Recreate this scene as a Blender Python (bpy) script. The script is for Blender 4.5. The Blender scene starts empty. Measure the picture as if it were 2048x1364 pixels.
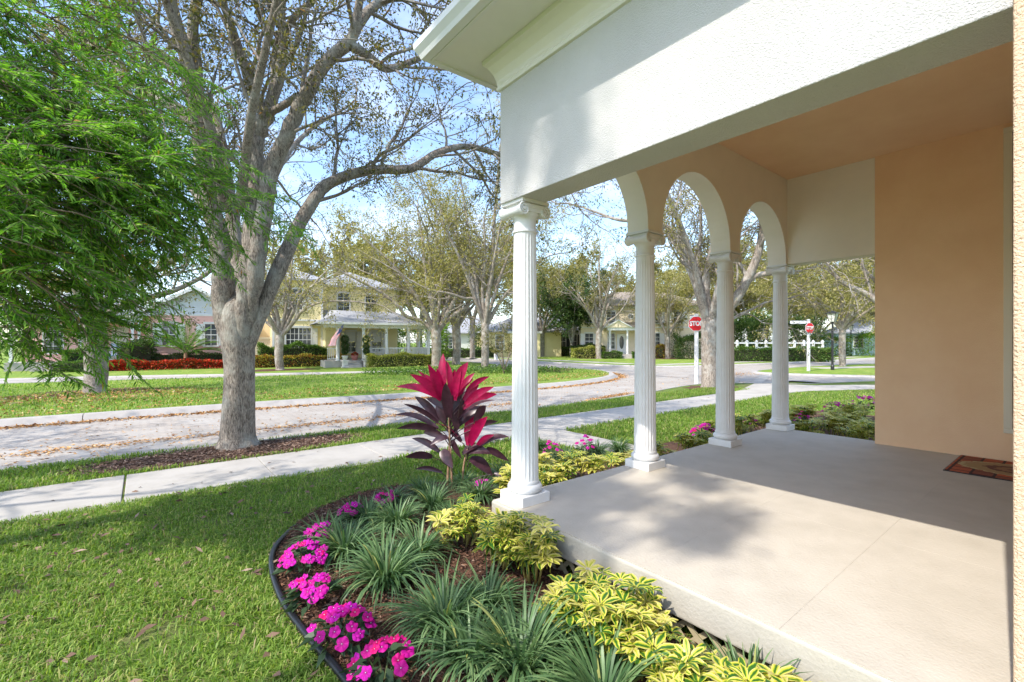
import bpy, bmesh, math, random
import numpy as np
from mathutils import Vector, Matrix

# ------------------------------------------------------------------ camera, sky, sun, exposure
scene = bpy.context.scene
R = math.radians
HEAD = 51.46                       # heading of the lens from the street direction (+x)
CS, SN = math.cos(R(HEAD)), math.sin(R(HEAD))
FPX, CX, HY, CZ = 928.0, 1024.0, 684.0, 1.75
cam_data = bpy.data.cameras.new('camera')
cam_data.sensor_width = 36.0
cam_data.lens = FPX / 2048.0 * 36.0
cam_data.clip_start = 0.05
cam_data.clip_end = 3000.0
cam_data.shift_y = (HY - 682.0) / 2048.0
cam = bpy.data.objects.new('camera', cam_data)
scene.collection.objects.link(cam)
cam.location = (0, 0, CZ)
cam.rotation_euler = (R(90), 0, R(HEAD - 90))
scene.camera = cam

SUN_DIR = Vector((-0.996, -0.093, 0)).normalized()      # where the sun stands (horizontal)
SUN_EL = R(49.4)
world = bpy.data.worlds.new('World')
scene.world = world
world.use_nodes = True
nt = world.node_tree
for n in list(nt.nodes):
    nt.nodes.remove(n)
wo = nt.nodes.new('ShaderNodeOutputWorld')
bg = nt.nodes.new('ShaderNodeBackground')
sky = nt.nodes.new('ShaderNodeTexSky')
sky.sky_type = 'NISHITA'
sky.sun_disc = False
sky.sun_elevation = SUN_EL
sky.sun_rotation = math.atan2(SUN_DIR.x, SUN_DIR.y) % (2 * math.pi)
sky.altitude = 10
sky.air_density = 1.0
sky.dust_density = 1.0
sky.ozone_density = 2.0
tc = nt.nodes.new('ShaderNodeTexCoord')
mp = nt.nodes.new('ShaderNodeMapping')
mp.inputs['Scale'].default_value = (1.6, 1.6, 5.0)
mp.inputs['Rotation'].default_value = (0.0, 0.25, 0.6)
ns = nt.nodes.new('ShaderNodeTexNoise')
ns.inputs['Scale'].default_value = 1.7
ns.inputs['Detail'].default_value = 7
ns.inputs['Roughness'].default_value = 0.58
ns.inputs['Distortion'].default_value = 0.5
cr = nt.nodes.new('ShaderNodeValToRGB')
cr.color_ramp.elements[0].position = 0.46
cr.color_ramp.elements[0].color = (0, 0, 0, 1)
cr.color_ramp.elements[1].position = 0.78
cr.color_ramp.elements[1].color = (0.85, 0.85, 0.85, 1)
mx = nt.nodes.new('ShaderNodeMix')
mx.data_type = 'RGBA'
mx.inputs['B'].default_value = (3.6, 3.9, 5.0, 1)       # sunlit cloud
nt.links.new(tc.outputs['Generated'], mp.inputs['Vector'])
nt.links.new(mp.outputs['Vector'], ns.inputs['Vector'])
nt.links.new(ns.outputs['Fac'], cr.inputs['Fac'])
nt.links.new(cr.outputs['Color'], mx.inputs['Factor'])
nt.links.new(sky.outputs['Color'], mx.inputs['A'])
nt.links.new(mx.outputs['Result'], bg.inputs['Color'])
bg.inputs['Strength'].default_value = 0.15
nt.links.new(bg.outputs['Background'], wo.inputs['Surface'])

sun_data = bpy.data.lights.new('sun', 'SUN')
sun_data.energy = 2.0
sun_data.angle = R(0.53)
sun_data.color = (1.0, 0.94, 0.86)
sun = bpy.data.objects.new('sun', sun_data)
scene.collection.objects.link(sun)
sv = Vector((SUN_DIR.x * math.cos(SUN_EL), SUN_DIR.y * math.cos(SUN_EL), math.sin(SUN_EL)))
sun.rotation_euler = sv.to_track_quat('Z', 'Y').to_euler()
sun.location = sv * 60

scene.view_settings.view_transform = 'Standard'
scene.view_settings.look = 'None'
scene.view_settings.exposure = 1.52
scene.view_settings.gamma = 1.0
scene.view_settings.use_curve_mapping = False
scene.render.engine = 'CYCLES'
scene.cycles.max_bounces = 7
scene.cycles.diffuse_bounces = 5
scene.cycles.transmission_bounces = 4
scene.cycles.transparent_max_bounces = 6
scene.cycles.use_denoising = True
scene.cycles.sample_clamp_indirect = 6.0

# ------------------------------------------------------------------ helpers
COL = scene.collection
RNG = np.random.default_rng(7)
random.seed(11)
UPV = np.array((0., 0., 1.))


def W(u, v, Y):
    """a place at depth Y metres from the lens, seen at photo position u, v"""
    X = (u - CX) / FPX * Y
    return np.array((X * SN + Y * CS, -X * CS + Y * SN, CZ + (HY - v) / FPX * Y))


def G(u, v, z=0.0):
    return W(u, v, (CZ - z) * FPX / (v - HY))


def tag(o, label=None, cat=None, group=None, kind=None):
    if label: o['label'] = label
    if cat: o['category'] = cat
    if group: o['group'] = group
    if kind: o['kind'] = kind
    return o


def empty(name, loc=(0, 0, 0), rz=0.0, parent=None):
    o = bpy.data.objects.new(name, None)
    o.empty_display_size = 0.2
    COL.objects.link(o)
    o.location = loc
    o.rotation_euler = (0, 0, rz)
    o.parent = parent
    return o


def link(name, me, mat, parent=None, loc=None, rot=None, scale=None):
    o = bpy.data.objects.new(name, me)
    COL.objects.link(o)
    if mat is not None and not me.materials:
        me.materials.append(mat)
    o.parent = parent
    if loc is not None: o.location = loc
    if rot is not None: o.rotation_euler = rot
    if scale is not None: o.scale = scale if hasattr(scale, '__len__') else (scale,) * 3
    return o


def copy_tree(o, parent=None):
    c = o.copy()
    COL.objects.link(c)
    c.parent = parent
    for ch in list(o.children):
        copy_tree(ch, c)
    return c


class MB:
    """collects simple shapes; build() makes ONE mesh object of them"""
    def __init__(s):
        s.v = []; s.f = []

    def add(s, vs, fs):
        o = len(s.v)
        s.v += [tuple(p) for p in vs]
        s.f += [tuple(i + o for i in f) for f in fs]
        return s

    def box(s, x0, x1, y0, y1, z0, z1):
        return s.add([(x0, y0, z0), (x1, y0, z0), (x1, y1, z0), (x0, y1, z0), (x0, y0, z1), (x1, y0, z1), (x1, y1, z1), (x0, y1, z1)],
                     [(0, 3, 2, 1), (4, 5, 6, 7), (0, 1, 5, 4), (1, 2, 6, 5), (2, 3, 7, 6), (3, 0, 4, 7)])

    def hexa(s, q0, q1):
        return s.add(list(q0) + list(q1), [(0, 3, 2, 1), (4, 5, 6, 7), (0, 1, 5, 4), (1, 2, 6, 5), (2, 3, 7, 6), (3, 0, 4, 7)])

    def prism(s, poly, z0, z1):
        n = len(poly)
        vs = [(x, y, z0) for x, y in poly] + [(x, y, z1) for x, y in poly]
        fs = [tuple(range(n - 1, -1, -1)), tuple(range(n, 2 * n))]
        fs += [(i, (i + 1) % n, n + (i + 1) % n, n + i) for i in range(n)]
        return s.add(vs, fs)

    def wallpoly(s, poly, y0, y1):
        """polygon in x,z extruded along y"""
        n = len(poly)
        vs = [(x, y0, z) for x, z in poly] + [(x, y1, z) for x, z in poly]
        fs = [tuple(range(n)), tuple(range(2 * n - 1, n - 1, -1))]
        fs += [(i, n + i, n + (i + 1) % n, (i + 1) % n) for i in range(n)]
        return s.add(vs, fs)

    def tube(s, pts, rad, n=8, cap=True):
        v, q = tube_np(np.array(pts, float), np.broadcast_to(np.array(rad, float), (len(pts),)), n)
        o = len(s.v)
        s.v += [tuple(p) for p in v]
        s.f += [tuple(int(i) + o for i in f) for f in q]
        if cap:
            s.f.append(tuple(o + i for i in range(n - 1, -1, -1)))
            m = o + (len(pts) - 1) * n
            s.f.append(tuple(m + i for i in range(n)))
        return s

    def lathe(s, prof, n=24, c=(0, 0, 0), ax='z', cap=True):
        vs = []
        for r, h in prof:
            for k in range(n):
                a = 2 * math.pi * k / n
                x, y = r * math.cos(a), r * math.sin(a)
                p = (x, y, h) if ax == 'z' else ((x, h, y) if ax == 'y' else (h, x, y))
                vs.append((p[0] + c[0], p[1] + c[1], p[2] + c[2]))
        fs = []
        for i in range(len(prof) - 1):
            for k in range(n):
                k2 = (k + 1) % n
                f = (i * n + k, i * n + k2, (i + 1) * n + k2, (i + 1) * n + k)
                fs.append(f if ax != 'y' else f[::-1])
        if cap:
            b = tuple(range(n - 1, -1, -1)); t = tuple((len(prof) - 1) * n + k for k in range(n))
            fs += [b, t] if ax != 'y' else [b[::-1], t[::-1]]
        return s.add(vs, fs)

    def mesh(s, name, smooth=False):
        me = bpy.data.meshes.new(name)
        me.from_pydata(s.v, [], s.f)
        if smooth:
            me.polygons.foreach_set('use_smooth', [True] * len(me.polygons))
        me.update()
        return me

    def build(s, name, mat, parent=None, smooth=False, loc=None, rot=None, bevel=0.0, seg=2, auto=False):
        o = link(name, s.mesh(name, smooth), mat, parent, loc, rot)
        if bevel:
            m = o.modifiers.new('bevel', 'BEVEL')
            m.width = bevel; m.segments = seg; m.limit_method = 'ANGLE'; m.angle_limit = R(35)
        return o


def tube_np(P, rad, n):
    m = len(P)
    T = np.gradient(P, axis=0)
    T /= np.linalg.norm(T, axis=1)[:, None] + 1e-9
    a = np.array((1., 0, 0)) if abs(T[0][0]) < 0.8 else np.array((0, 1., 0))
    ang = np.arange(n) * 2 * math.pi / n
    ca, sa = np.cos(ang), np.sin(ang)
    U = np.cross(T, a); U /= np.linalg.norm(U, axis=1)[:, None] + 1e-9
    V2 = np.cross(T, U)
    vs = P[:, None, :] + rad[:, None, None] * (U[:, None, :] * ca[None, :, None] + V2[:, None, :] * sa[None, :, None])
    i = np.arange(m - 1)[:, None] * n
    k = np.arange(n)[None, :]; k2 = (k + 1) % n
    q = np.stack([i + k, i + k2, i + n + k2, i + n + k], -1).reshape(-1, 4)
    return vs.reshape(-1, 3), q


def npmesh(name, V, Q, smooth=False):
    """fast mesh from vertex and quad arrays"""
    V = np.asarray(V, np.float32); Q = np.asarray(Q, np.int32)
    me = bpy.data.meshes.new(name)
    me.vertices.add(len(V)); me.vertices.foreach_set('co', V.ravel())
    k = Q.shape[1]
    me.loops.add(Q.size); me.loops.foreach_set('vertex_index', Q.ravel())
    me.polygons.add(len(Q)); me.polygons.foreach_set('loop_start', np.arange(0, Q.size, k, dtype=np.int32))
    if smooth: me.polygons.foreach_set('use_smooth', np.ones(len(Q), bool))
    me.update(calc_edges=True)
    me.validate()
    return me


def nrm(a):
    return a / (np.linalg.norm(a, axis=-1, keepdims=True) + 1e-9)


def leaves(P, D, L, Wd, rng, fold=0.25, droop=0.15, shape=0.45):
    """pointed leaf blades: two quads meeting at a folded midrib"""
    n = len(P)
    D = nrm(D)
    S = nrm(np.cross(D, nrm(rng.normal(0, 0.5, (n, 3)) + UPV)))
    N = np.cross(S, D)
    L = np.broadcast_to(L, (n,))[:, None]; Wd = np.broadcast_to(Wd, (n,))[:, None]
    mid = P + D * L * shape
    tip = P + D * L - np.array((0, 0, 1.)) * L * droop
    a = mid + S * Wd * 0.5 + N * Wd * fold
    b = mid - S * Wd * 0.5 + N * Wd * fold
    V = np.stack([P, a, tip, b], 1).reshape(-1, 3)
    Q = np.arange(n * 4).reshape(-1, 4)
    return V, Q


def smooth_path(pts, per=4):
    P = np.array(pts, float)
    if len(P) < 3: return P
    A = np.vstack([2 * P[0] - P[1], P, 2 * P[-1] - P[-2]])
    out = []
    for i in range(1, len(A) - 2):
        for t in np.linspace(0, 1, per, endpoint=False):
            out.append(0.5 * (2 * A[i] + (A[i + 1] - A[i - 1]) * t + (2 * A[i - 1] - 5 * A[i] + 4 * A[i + 1] - A[i + 2]) * t * t
                              + (3 * A[i] - A[i - 1] - 3 * A[i + 1] + A[i + 2]) * t ** 3))
    out.append(P[-1])
    return np.array(out)


# ------------------------------------------------------------------ materials
MATS = {}


def mat(name, col, rough=0.7, var=0.0, vscale=4.0, bump=0.0, bscale=60.0, col2=None, spec=0.3, stretch=(1, 1, 1), detail=5, metal=0.0, dist=0.01, lo=0.35, hi=0.65):
    """plain procedural surface: base colour, noise towards col2 or +-var, noise relief"""
    m = bpy.data.materials.new(name); m.use_nodes = True
    nt = m.node_tree; b = nt.nodes['Principled BSDF']
    b.inputs['Roughness'].default_value = rough
    b.inputs['Metallic'].default_value = metal
    b.inputs['Specular IOR Level'].default_value = spec
    b.inputs['Base Color'].default_value = (*col, 1)
    tc = nt.nodes.new('ShaderNodeTexCoord'); mp = nt.nodes.new('ShaderNodeMapping')
    mp.inputs['Scale'].default_value = stretch
    nt.links.new(tc.outputs['Object'], mp.inputs['Vector'])
    if var or col2:
        n = nt.nodes.new('ShaderNodeTexNoise'); n.inputs['Scale'].default_value = vscale; n.inputs['Detail'].default_value = detail
        n.inputs['Roughness'].default_value = 0.6
        nt.links.new(mp.outputs['Vector'], n.inputs['Vector'])
        c = nt.nodes.new('ShaderNodeValToRGB')
        c.color_ramp.elements[0].position = lo; c.color_ramp.elements[1].position = hi
        c2 = col2 or tuple(min(1, x * (1 + var)) for x in col)
        c1 = col if col2 else tuple(x * (1 - var) for x in col)
        c.color_ramp.elements[0].color = (*c1, 1); c.color_ramp.elements[1].color = (*c2, 1)
        nt.links.new(n.outputs['Fac'], c.inputs['Fac'])
        nt.links.new(c.outputs['Color'], b.inputs['Base Color'])
    if bump:
        n = nt.nodes.new('ShaderNodeTexNoise'); n.inputs['Scale'].default_value = bscale; n.inputs['Detail'].default_value = 4
        nt.links.new(mp.outputs['Vector'], n.inputs['Vector'])
        bp = nt.nodes.new('ShaderNodeBump'); bp.inputs['Strength'].default_value = bump; bp.inputs['Distance'].default_value = dist
        nt.links.new(n.outputs['Fac'], bp.inputs['Height'])
        nt.links.new(bp.outputs['Normal'], b.inputs['Normal'])
    MATS[name] = m
    return m


def leafmat(name, ramp, trans=0.35, rough=0.5, tint=(1.15, 1.2, 0.6), spec=0.3, streak=0.0):
    """leaf: colour picked per leaf from a ramp, some light passing through"""
    m = bpy.data.materials.new(name); m.use_nodes = True
    nt = m.node_tree; b = nt.nodes['Principled BSDF']
    b.inputs['Roughness'].default_value = rough
    b.inputs['Specular IOR Level'].default_value = spec
    g = nt.nodes.new('ShaderNodeNewGeometry'); c = nt.nodes.new('ShaderNodeValToRGB')
    els = c.color_ramp.elements
    els[0].position, els[-1].position = ramp[0][0], ramp[-1][0]
    els[0].color, els[-1].color = (*ramp[0][1], 1), (*ramp[-1][1], 1)
    for p, k in ramp[1:-1]:
        e = els.new(p); e.color = (*k, 1)
    nt.links.new(g.outputs['Random Per Island'], c.inputs['Fac'])
    if streak:                     # blotches and veins along the blade
        tc = nt.nodes.new('ShaderNodeTexCoord'); n = nt.nodes.new('ShaderNodeTexNoise'); n.inputs['Scale'].default_value = 14; n.inputs['Detail'].default_value = 7; n.inputs['Roughness'].default_value = 0.7
        nt.links.new(tc.outputs['Object'], n.inputs['Vector'])
        sr = nt.nodes.new('ShaderNodeValToRGB'); sr.color_ramp.elements[0].position = 0.35; sr.color_ramp.elements[1].position = 0.62
        sr.color_ramp.elements[0].color = (1 - streak, 1 - streak, 1 - streak, 1)
        nt.links.new(n.outputs['Fac'], sr.inputs['Fac'])
        sm = nt.nodes.new('ShaderNodeMix'); sm.data_type = 'RGBA'; sm.blend_type = 'MULTIPLY'; sm.inputs['Factor'].default_value = 1
        nt.links.new(c.outputs['Color'], sm.inputs['A']); nt.links.new(sr.outputs['Color'], sm.inputs['B'])
        nt.links.new(sm.outputs['Result'], b.inputs['Base Color'])
    else:
        nt.links.new(c.outputs['Color'], b.inputs['Base Color'])
    if trans:
        t = nt.nodes.new('ShaderNodeBsdfTranslucent')
        mu = nt.nodes.new('ShaderNodeMix'); mu.data_type = 'RGBA'; mu.blend_type = 'MULTIPLY'; mu.inputs['Factor'].default_value = 1
        mu.inputs['B'].default_value = (*tint, 1)
        nt.links.new(c.outputs['Color'], mu.inputs['A']); nt.links.new(mu.outputs['Result'], t.inputs['Color'])
        ms = nt.nodes.new('ShaderNodeMixShader'); ms.inputs['Fac'].default_value = trans
        nt.links.new(b.outputs['BSDF'], ms.inputs[1]); nt.links.new(t.outputs['BSDF'], ms.inputs[2])
        nt.links.new(ms.outputs['Shader'], nt.nodes['Material Output'].inputs['Surface'])
    MATS[name] = m
    return m


def bark(name, c0, c1, c2, scale=1.0, bump=1.0, dist=0.03):
    """fissured bark with pale lichen blotches"""
    m = bpy.data.materials.new(name); m.use_nodes = True
    nt = m.node_tree; b = nt.nodes['Principled BSDF']; b.inputs['Roughness'].default_value = 0.9
    b.inputs['Specular IOR Level'].default_value = 0.15
    tc = nt.nodes.new('ShaderNodeTexCoord'); mp = nt.nodes.new('ShaderNodeMapping')
    mp.inputs['Scale'].default_value = (34 * scale, 34 * scale, 7 * scale)
    nt.links.new(tc.outputs['Object'], mp.inputs['Vector'])
    v = nt.nodes.new('ShaderNodeTexNoise'); v.inputs['Scale'].default_value = 1.0; v.inputs['Detail'].default_value = 4; v.inputs['Distortion'].default_value = 1.2
    v.inputs['Roughness'].default_value = 0.6
    nt.links.new(mp.outputs['Vector'], v.inputs['Vector'])
    c = nt.nodes.new('ShaderNodeValToRGB')
    c.color_ramp.elements[0].position = 0.36; c.color_ramp.elements[0].color = (*c0, 1)
    c.color_ramp.elements[1].position = 0.62; c.color_ramp.elements[1].color = (*c1, 1)
    nt.links.new(v.outputs['Fac'], c.inputs['Fac'])
    n = nt.nodes.new('ShaderNodeTexNoise'); n.inputs['Scale'].default_value = 2.6; n.inputs['Detail'].default_value = 6; n.inputs['Roughness'].default_value = 0.65
    nt.links.new(tc.outputs['Object'], n.inputs['Vector'])
    r = nt.nodes.new('ShaderNodeValToRGB'); r.color_ramp.elements[0].position = 0.48; r.color_ramp.elements[1].position = 0.66
    r.color_ramp.elements[1].color = (0.8, 0.8, 0.8, 1)
    nt.links.new(n.outputs['Fac'], r.inputs['Fac'])
    x = nt.nodes.new('ShaderNodeMix'); x.data_type = 'RGBA'; x.inputs['B'].default_value = (*c2, 1)
    nt.links.new(r.outputs['Color'], x.inputs['Factor']); nt.links.new(c.outputs['Color'], x.inputs['A'])
    nt.links.new(x.outputs['Result'], b.inputs['Base Color'])
    bp = nt.nodes.new('ShaderNodeBump'); bp.inputs['Strength'].default_value = bump; bp.inputs['Distance'].default_value = dist
    nt.links.new(v.outputs['Fac'], bp.inputs['Height']); nt.links.new(bp.outputs['Normal'], b.inputs['Normal'])
    MATS[name] = m
    return m


M = MATS
mat('white_stucco_sunlit', (0.60, 0.585, 0.565), 0.92, col2=(0.54, 0.525, 0.505), vscale=1.2, bump=1.0, bscale=120, dist=0.009, detail=9)  # wall paint in the darker tone kept for the sunlit beam
mat('cream_stucco_shade_lift', (0.84, 0.79, 0.69), 0.85, var=0.02, vscale=3, bump=0.25, bscale=140, dist=0.006)  # lightened copy of the beam's paint, offsetting shade on the arch wall
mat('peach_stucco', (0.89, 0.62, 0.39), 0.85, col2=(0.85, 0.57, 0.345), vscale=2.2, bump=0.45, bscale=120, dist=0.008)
mat('peach_wall', (0.72, 0.52, 0.36), 0.85, var=0.03, vscale=3, bump=0.9, bscale=110, dist=0.015)
mat('white_paint', (0.76, 0.75, 0.725), 0.5, col2=(0.68, 0.665, 0.63), vscale=3.5, detail=9, lo=0.45, hi=0.75)
mat('cream_paint', (0.74, 0.69, 0.56), 0.5)
mat('soffit_paint', (0.77, 0.74, 0.695), 0.6, var=0.02)
mat('porch_paint', (0.53, 0.48, 0.40), 0.6, col2=(0.455, 0.41, 0.335), vscale=2.6, bump=0.6, bscale=55, dist=0.006, detail=9, lo=0.4, hi=0.72)
mat('slab_side', (0.44, 0.405, 0.335), 0.75, var=0.06, vscale=5, bump=0.5, bscale=55, dist=0.007)
mat('aluminium', (0.72, 0.72, 0.72), 0.35, metal=0.0, var=0.02)
mat('shingle', (0.33, 0.335, 0.35), 0.9, var=0.25, vscale=9, bump=0.5, bscale=30, dist=0.02)
mat('brown_shingle', (0.30, 0.25, 0.20), 0.9, var=0.2, vscale=9, bump=0.5, bscale=30, dist=0.02)
mat('concrete', (0.45, 0.42, 0.375), 0.85, bump=0.3, bscale=80, col2=(0.33, 0.305, 0.27), vscale=1.6, dist=0.004, lo=0.42, hi=0.78, detail=9)
mat('kerb_concrete', (0.44, 0.41, 0.37), 0.85, bump=0.3, bscale=50, col2=(0.38, 0.35, 0.32), vscale=2.5, dist=0.006)
mat('mulch', (0.075, 0.038, 0.024), 0.95, bump=1.0, bscale=38, col2=(0.16, 0.085, 0.05), vscale=22, dist=0.04)
mat('lattice', (0.42, 0.36, 0.22), 0.7, var=0.08, vscale=8)
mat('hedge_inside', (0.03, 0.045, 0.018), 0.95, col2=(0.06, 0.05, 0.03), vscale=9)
mat('dark_under', (0.06, 0.055, 0.05), 0.95)
mat('black_plastic', (0.012, 0.013, 0.016), 0.35, spec=0.5)
mat('black_metal', (0.02, 0.02, 0.022), 0.4, spec=0.5)
mat('glass', (0.05, 0.06, 0.07), 0.08, spec=0.8, var=0.3, vscale=0.8)
mat('lamp_glass', (0.62, 0.62, 0.55), 0.3)
mat('sign_red', (0.62, 0.012, 0.02), 0.35)
mat('sign_white', (0.70, 0.70, 0.70), 0.4)
mat('sign_grey', (0.45, 0.46, 0.46), 0.5, var=0.1)
mat('sign_dark', (0.02, 0.035, 0.06), 0.5)
mat('pale_green_box', (0.45, 0.52, 0.42), 0.5)
mat('pink_siding', (0.82, 0.49, 0.43), 0.7, var=0.04, vscale=2)
mat('pale_shakes', (0.66, 0.68, 0.72), 0.75, var=0.04, vscale=3)
mat('yellow_wall', (0.86, 0.74, 0.40), 0.8, var=0.03, vscale=2, bump=0.2, bscale=60)
mat('cream_wall', (0.78, 0.66, 0.47), 0.8, var=0.03, vscale=2, bump=0.2, bscale=60)
mat('white_wall', (0.74, 0.75, 0.76), 0.8, var=0.03, vscale=2)
mat('blue_wall', (0.42, 0.55, 0.62), 0.8, var=0.03, vscale=2)
mat('dark_shutter', (0.035, 0.04, 0.045), 0.6)
mat('blue_paint', (0.25, 0.36, 0.52), 0.5)
mat('terracotta', (0.55, 0.22, 0.20), 0.8, var=0.1)
mat('stone_urn', (0.62, 0.60, 0.55), 0.8, var=0.08, vscale=8)
mat('flag_red', (0.55, 0.02, 0.04), 0.7)
mat('flag_white', (0.8, 0.8, 0.8), 0.7)
mat('flag_blue', (0.02, 0.03, 0.12), 0.7)


mat('stem_green', (0.10, 0.13, 0.05), 0.6)
mat('stem_yellow', (0.42, 0.36, 0.10), 0.6)
mat('cane', (0.32, 0.19, 0.11), 0.8, var=0.25, vscale=20, bump=0.4, bscale=40)
bark('oak_bark', (0.10, 0.08, 0.064), (0.40, 0.345, 0.285), (0.44, 0.43, 0.37), 1.5, 0.9, 0.025)
bark('pale_bark', (0.16, 0.13, 0.105), (0.40, 0.34, 0.28), (0.50, 0.47, 0.42), 0.8, 0.7, 0.03)
bark('twig_bark', (0.16, 0.12, 0.085), (0.30, 0.24, 0.17), (0.36, 0.31, 0.25), 1.0, 0.3, 0.01)
leafmat('oak_leaf', [(0.0, (0.055, 0.065, 0.028)), (0.3, (0.12, 0.125, 0.045)), (0.65, (0.24, 0.22, 0.085)), (0.95, (0.26, 0.21, 0.085)), (1.0, (0.34, 0.14, 0.06))], 0.45)
leafmat('olive_leaf', [(0.0, (0.15, 0.145, 0.05)), (0.4, (0.29, 0.265, 0.09)), (0.8, (0.46, 0.40, 0.16)), (1.0, (0.52, 0.43, 0.24))], 0.45)
leafmat('dark_leaf', [(0.0, (0.025, 0.055, 0.015)), (0.6, (0.06, 0.12, 0.03)), (1.0, (0.15, 0.21, 0.06))], 0.3)
leafmat('hedge_leaf', [(0.0, (0.045, 0.10, 0.02)), (0.6, (0.11, 0.21, 0.04)), (1.0, (0.26, 0.37, 0.09))], 0.35)
leafmat('bright_leaf', [(0.0, (0.10, 0.20, 0.03)), (0.6, (0.2, 0.36, 0.05)), (1.0, (0.35, 0.45, 0.08))], 0.45)
leafmat('fern_leaf', [(0.0, (0.06, 0.15, 0.025)), (0.45, (0.16, 0.33, 0.045)), (0.85, (0.30, 0.50, 0.075)), (0.985, (0.40, 0.55, 0.10)), (1.0, (0.5, 0.2, 0.05))], 0.45, tint=(1.0, 1.3, 0.5))
leafmat('grass_blade', [(0.0, (0.11, 0.20, 0.028)), (0.4, (0.21, 0.34, 0.05)), (0.74, (0.33, 0.45, 0.08)), (0.90, (0.44, 0.46, 0.14)), (1.0, (0.52, 0.40, 0.24))], 0.45, tint=(1.1, 1.25, 0.5))
leafmat('liriope_blade', [(0.0, (0.05, 0.11, 0.04)), (0.6, (0.13, 0.225, 0.085)), (0.97, (0.23, 0.33, 0.14)), (1.0, (0.46, 0.42, 0.1))], 0.3, rough=0.4, tint=(1, 1.2, 0.7))
leafmat('impatiens_leaf', [(0.0, (0.025, 0.05, 0.022)), (1.0, (0.065, 0.11, 0.05))], 0.2, rough=0.45)
leafmat('litter_leaf', [(0.0, (0.22, 0.09, 0.03)), (0.5, (0.50, 0.25, 0.08)), (0.85, (0.60, 0.36, 0.14)), (1.0, (0.62, 0.5, 0.33))], 0.0, rough=0.8)
leafmat('dark_litter', [(0.0, (0.07, 0.04, 0.03)), (0.6, (0.2, 0.12, 0.08)), (1.0, (0.38, 0.27, 0.2))], 0.0, rough=0.8)
leafmat('chip', [(0.0, (0.03, 0.014, 0.010)), (0.5, (0.11, 0.05, 0.03)), (0.9, (0.24, 0.12, 0.07)), (1.0, (0.42, 0.3, 0.22))], 0.0, rough=0.9)
leafmat('croton_leaf', [(0.0, (0.16, 0.03, 0.025)), (0.25, (0.38, 0.09, 0.03)), (0.4, (0.14, 0.22, 0.04)), (0.65, (0.55, 0.45, 0.08)), (1.0, (0.7, 0.6, 0.14))], 0.35)
leafmat('golden_leaf', [(0.0, (0.16, 0.24, 0.04)), (0.4, (0.42, 0.45, 0.09)), (1.0, (0.7, 0.65, 0.26))], 0.35)
leafmat('red_bloom', [(0.0, (0.03, 0.07, 0.02)), (0.3, (0.12, 0.06, 0.02)), (0.42, (0.55, 0.02, 0.015)), (0.85, (0.72, 0.06, 0.03)), (1.0, (0.75, 0.30, 0.12))], 0.2)
leafmat('purple_leaf', [(0.0, (0.045, 0.018, 0.026)), (1.0, (0.11, 0.045, 0.062))], 0.2, rough=0.35, tint=(1.2, 0.7, 0.8), spec=0.5, streak=0.55)
leafmat('magenta_leaf', [(0.0, (0.42, 0.003, 0.035)), (0.5, (0.50, 0.004, 0.07)), (1.0, (0.46, 0.010, 0.17))], 0.35, rough=0.4, tint=(1.25, 0.6, 0.8), spec=0.4, streak=0.5)
leafmat('palm_leaf', [(0.0, (0.06, 0.15, 0.03)), (1.0, (0.24, 0.38, 0.08))], 0.4)


def mat_petal(name, c0, c1, c2):
    """petal colour: shifts from flower to flower, deeper towards the throat"""
    m = bpy.data.materials.new(name); m.use_nodes = True
    nt = m.node_tree; b = nt.nodes['Principled BSDF']; b.inputs['Roughness'].default_value = 0.6; b.inputs['Specular IOR Level'].default_value = 0.2
    oi = nt.nodes.new('ShaderNodeObjectInfo'); r = nt.nodes.new('ShaderNodeValToRGB')
    r.color_ramp.elements[0].color = (*c0, 1); r.color_ramp.elements[1].color = (*c1, 1)
    nt.links.new(oi.outputs['Random'], r.inputs['Fac'])
    tc = nt.nodes.new('ShaderNodeTexCoord'); ln = nt.nodes.new('ShaderNodeVectorMath'); ln.operation = 'LENGTH'
    nt.links.new(tc.outputs['Object'], ln.inputs[0])
    n = nt.nodes.new('ShaderNodeTexNoise'); n.inputs['Scale'].default_value = 120; n.inputs['Detail'].default_value = 3
    nt.links.new(tc.outputs['Object'], n.inputs['Vector'])
    ma = nt.nodes.new('ShaderNodeMath'); ma.operation = 'MULTIPLY_ADD'; ma.inputs[1].default_value = 0.016; 
    nt.links.new(n.outputs['Fac'], ma.inputs[0]); nt.links.new(ln.outputs['Value'], ma.inputs[2])
    k = nt.nodes.new('ShaderNodeMapRange'); k.inputs['From Min'].default_value = 0.008; k.inputs['From Max'].default_value = 0.026
    nt.links.new(ma.outputs[0], k.inputs['Value'])
    x = nt.nodes.new('ShaderNodeMix'); x.data_type = 'RGBA'; x.inputs['A'].default_value = (*c2, 1)
    nt.links.new(k.outputs['Result'], x.inputs['Factor']); nt.links.new(r.outputs['Color'], x.inputs['B'])
    nt.links.new(x.outputs['Result'], b.inputs['Base Color'])
    M[name] = m


mat_petal('flower_pink', (0.40, 0.0015, 0.16), (0.46, 0.006, 0.33), (0.20, 0.001, 0.09))
mat_petal('flower_rose', (0.55, 0.003, 0.10), (0.50, 0.004, 0.16), (0.25, 0.001, 0.04))


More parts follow.
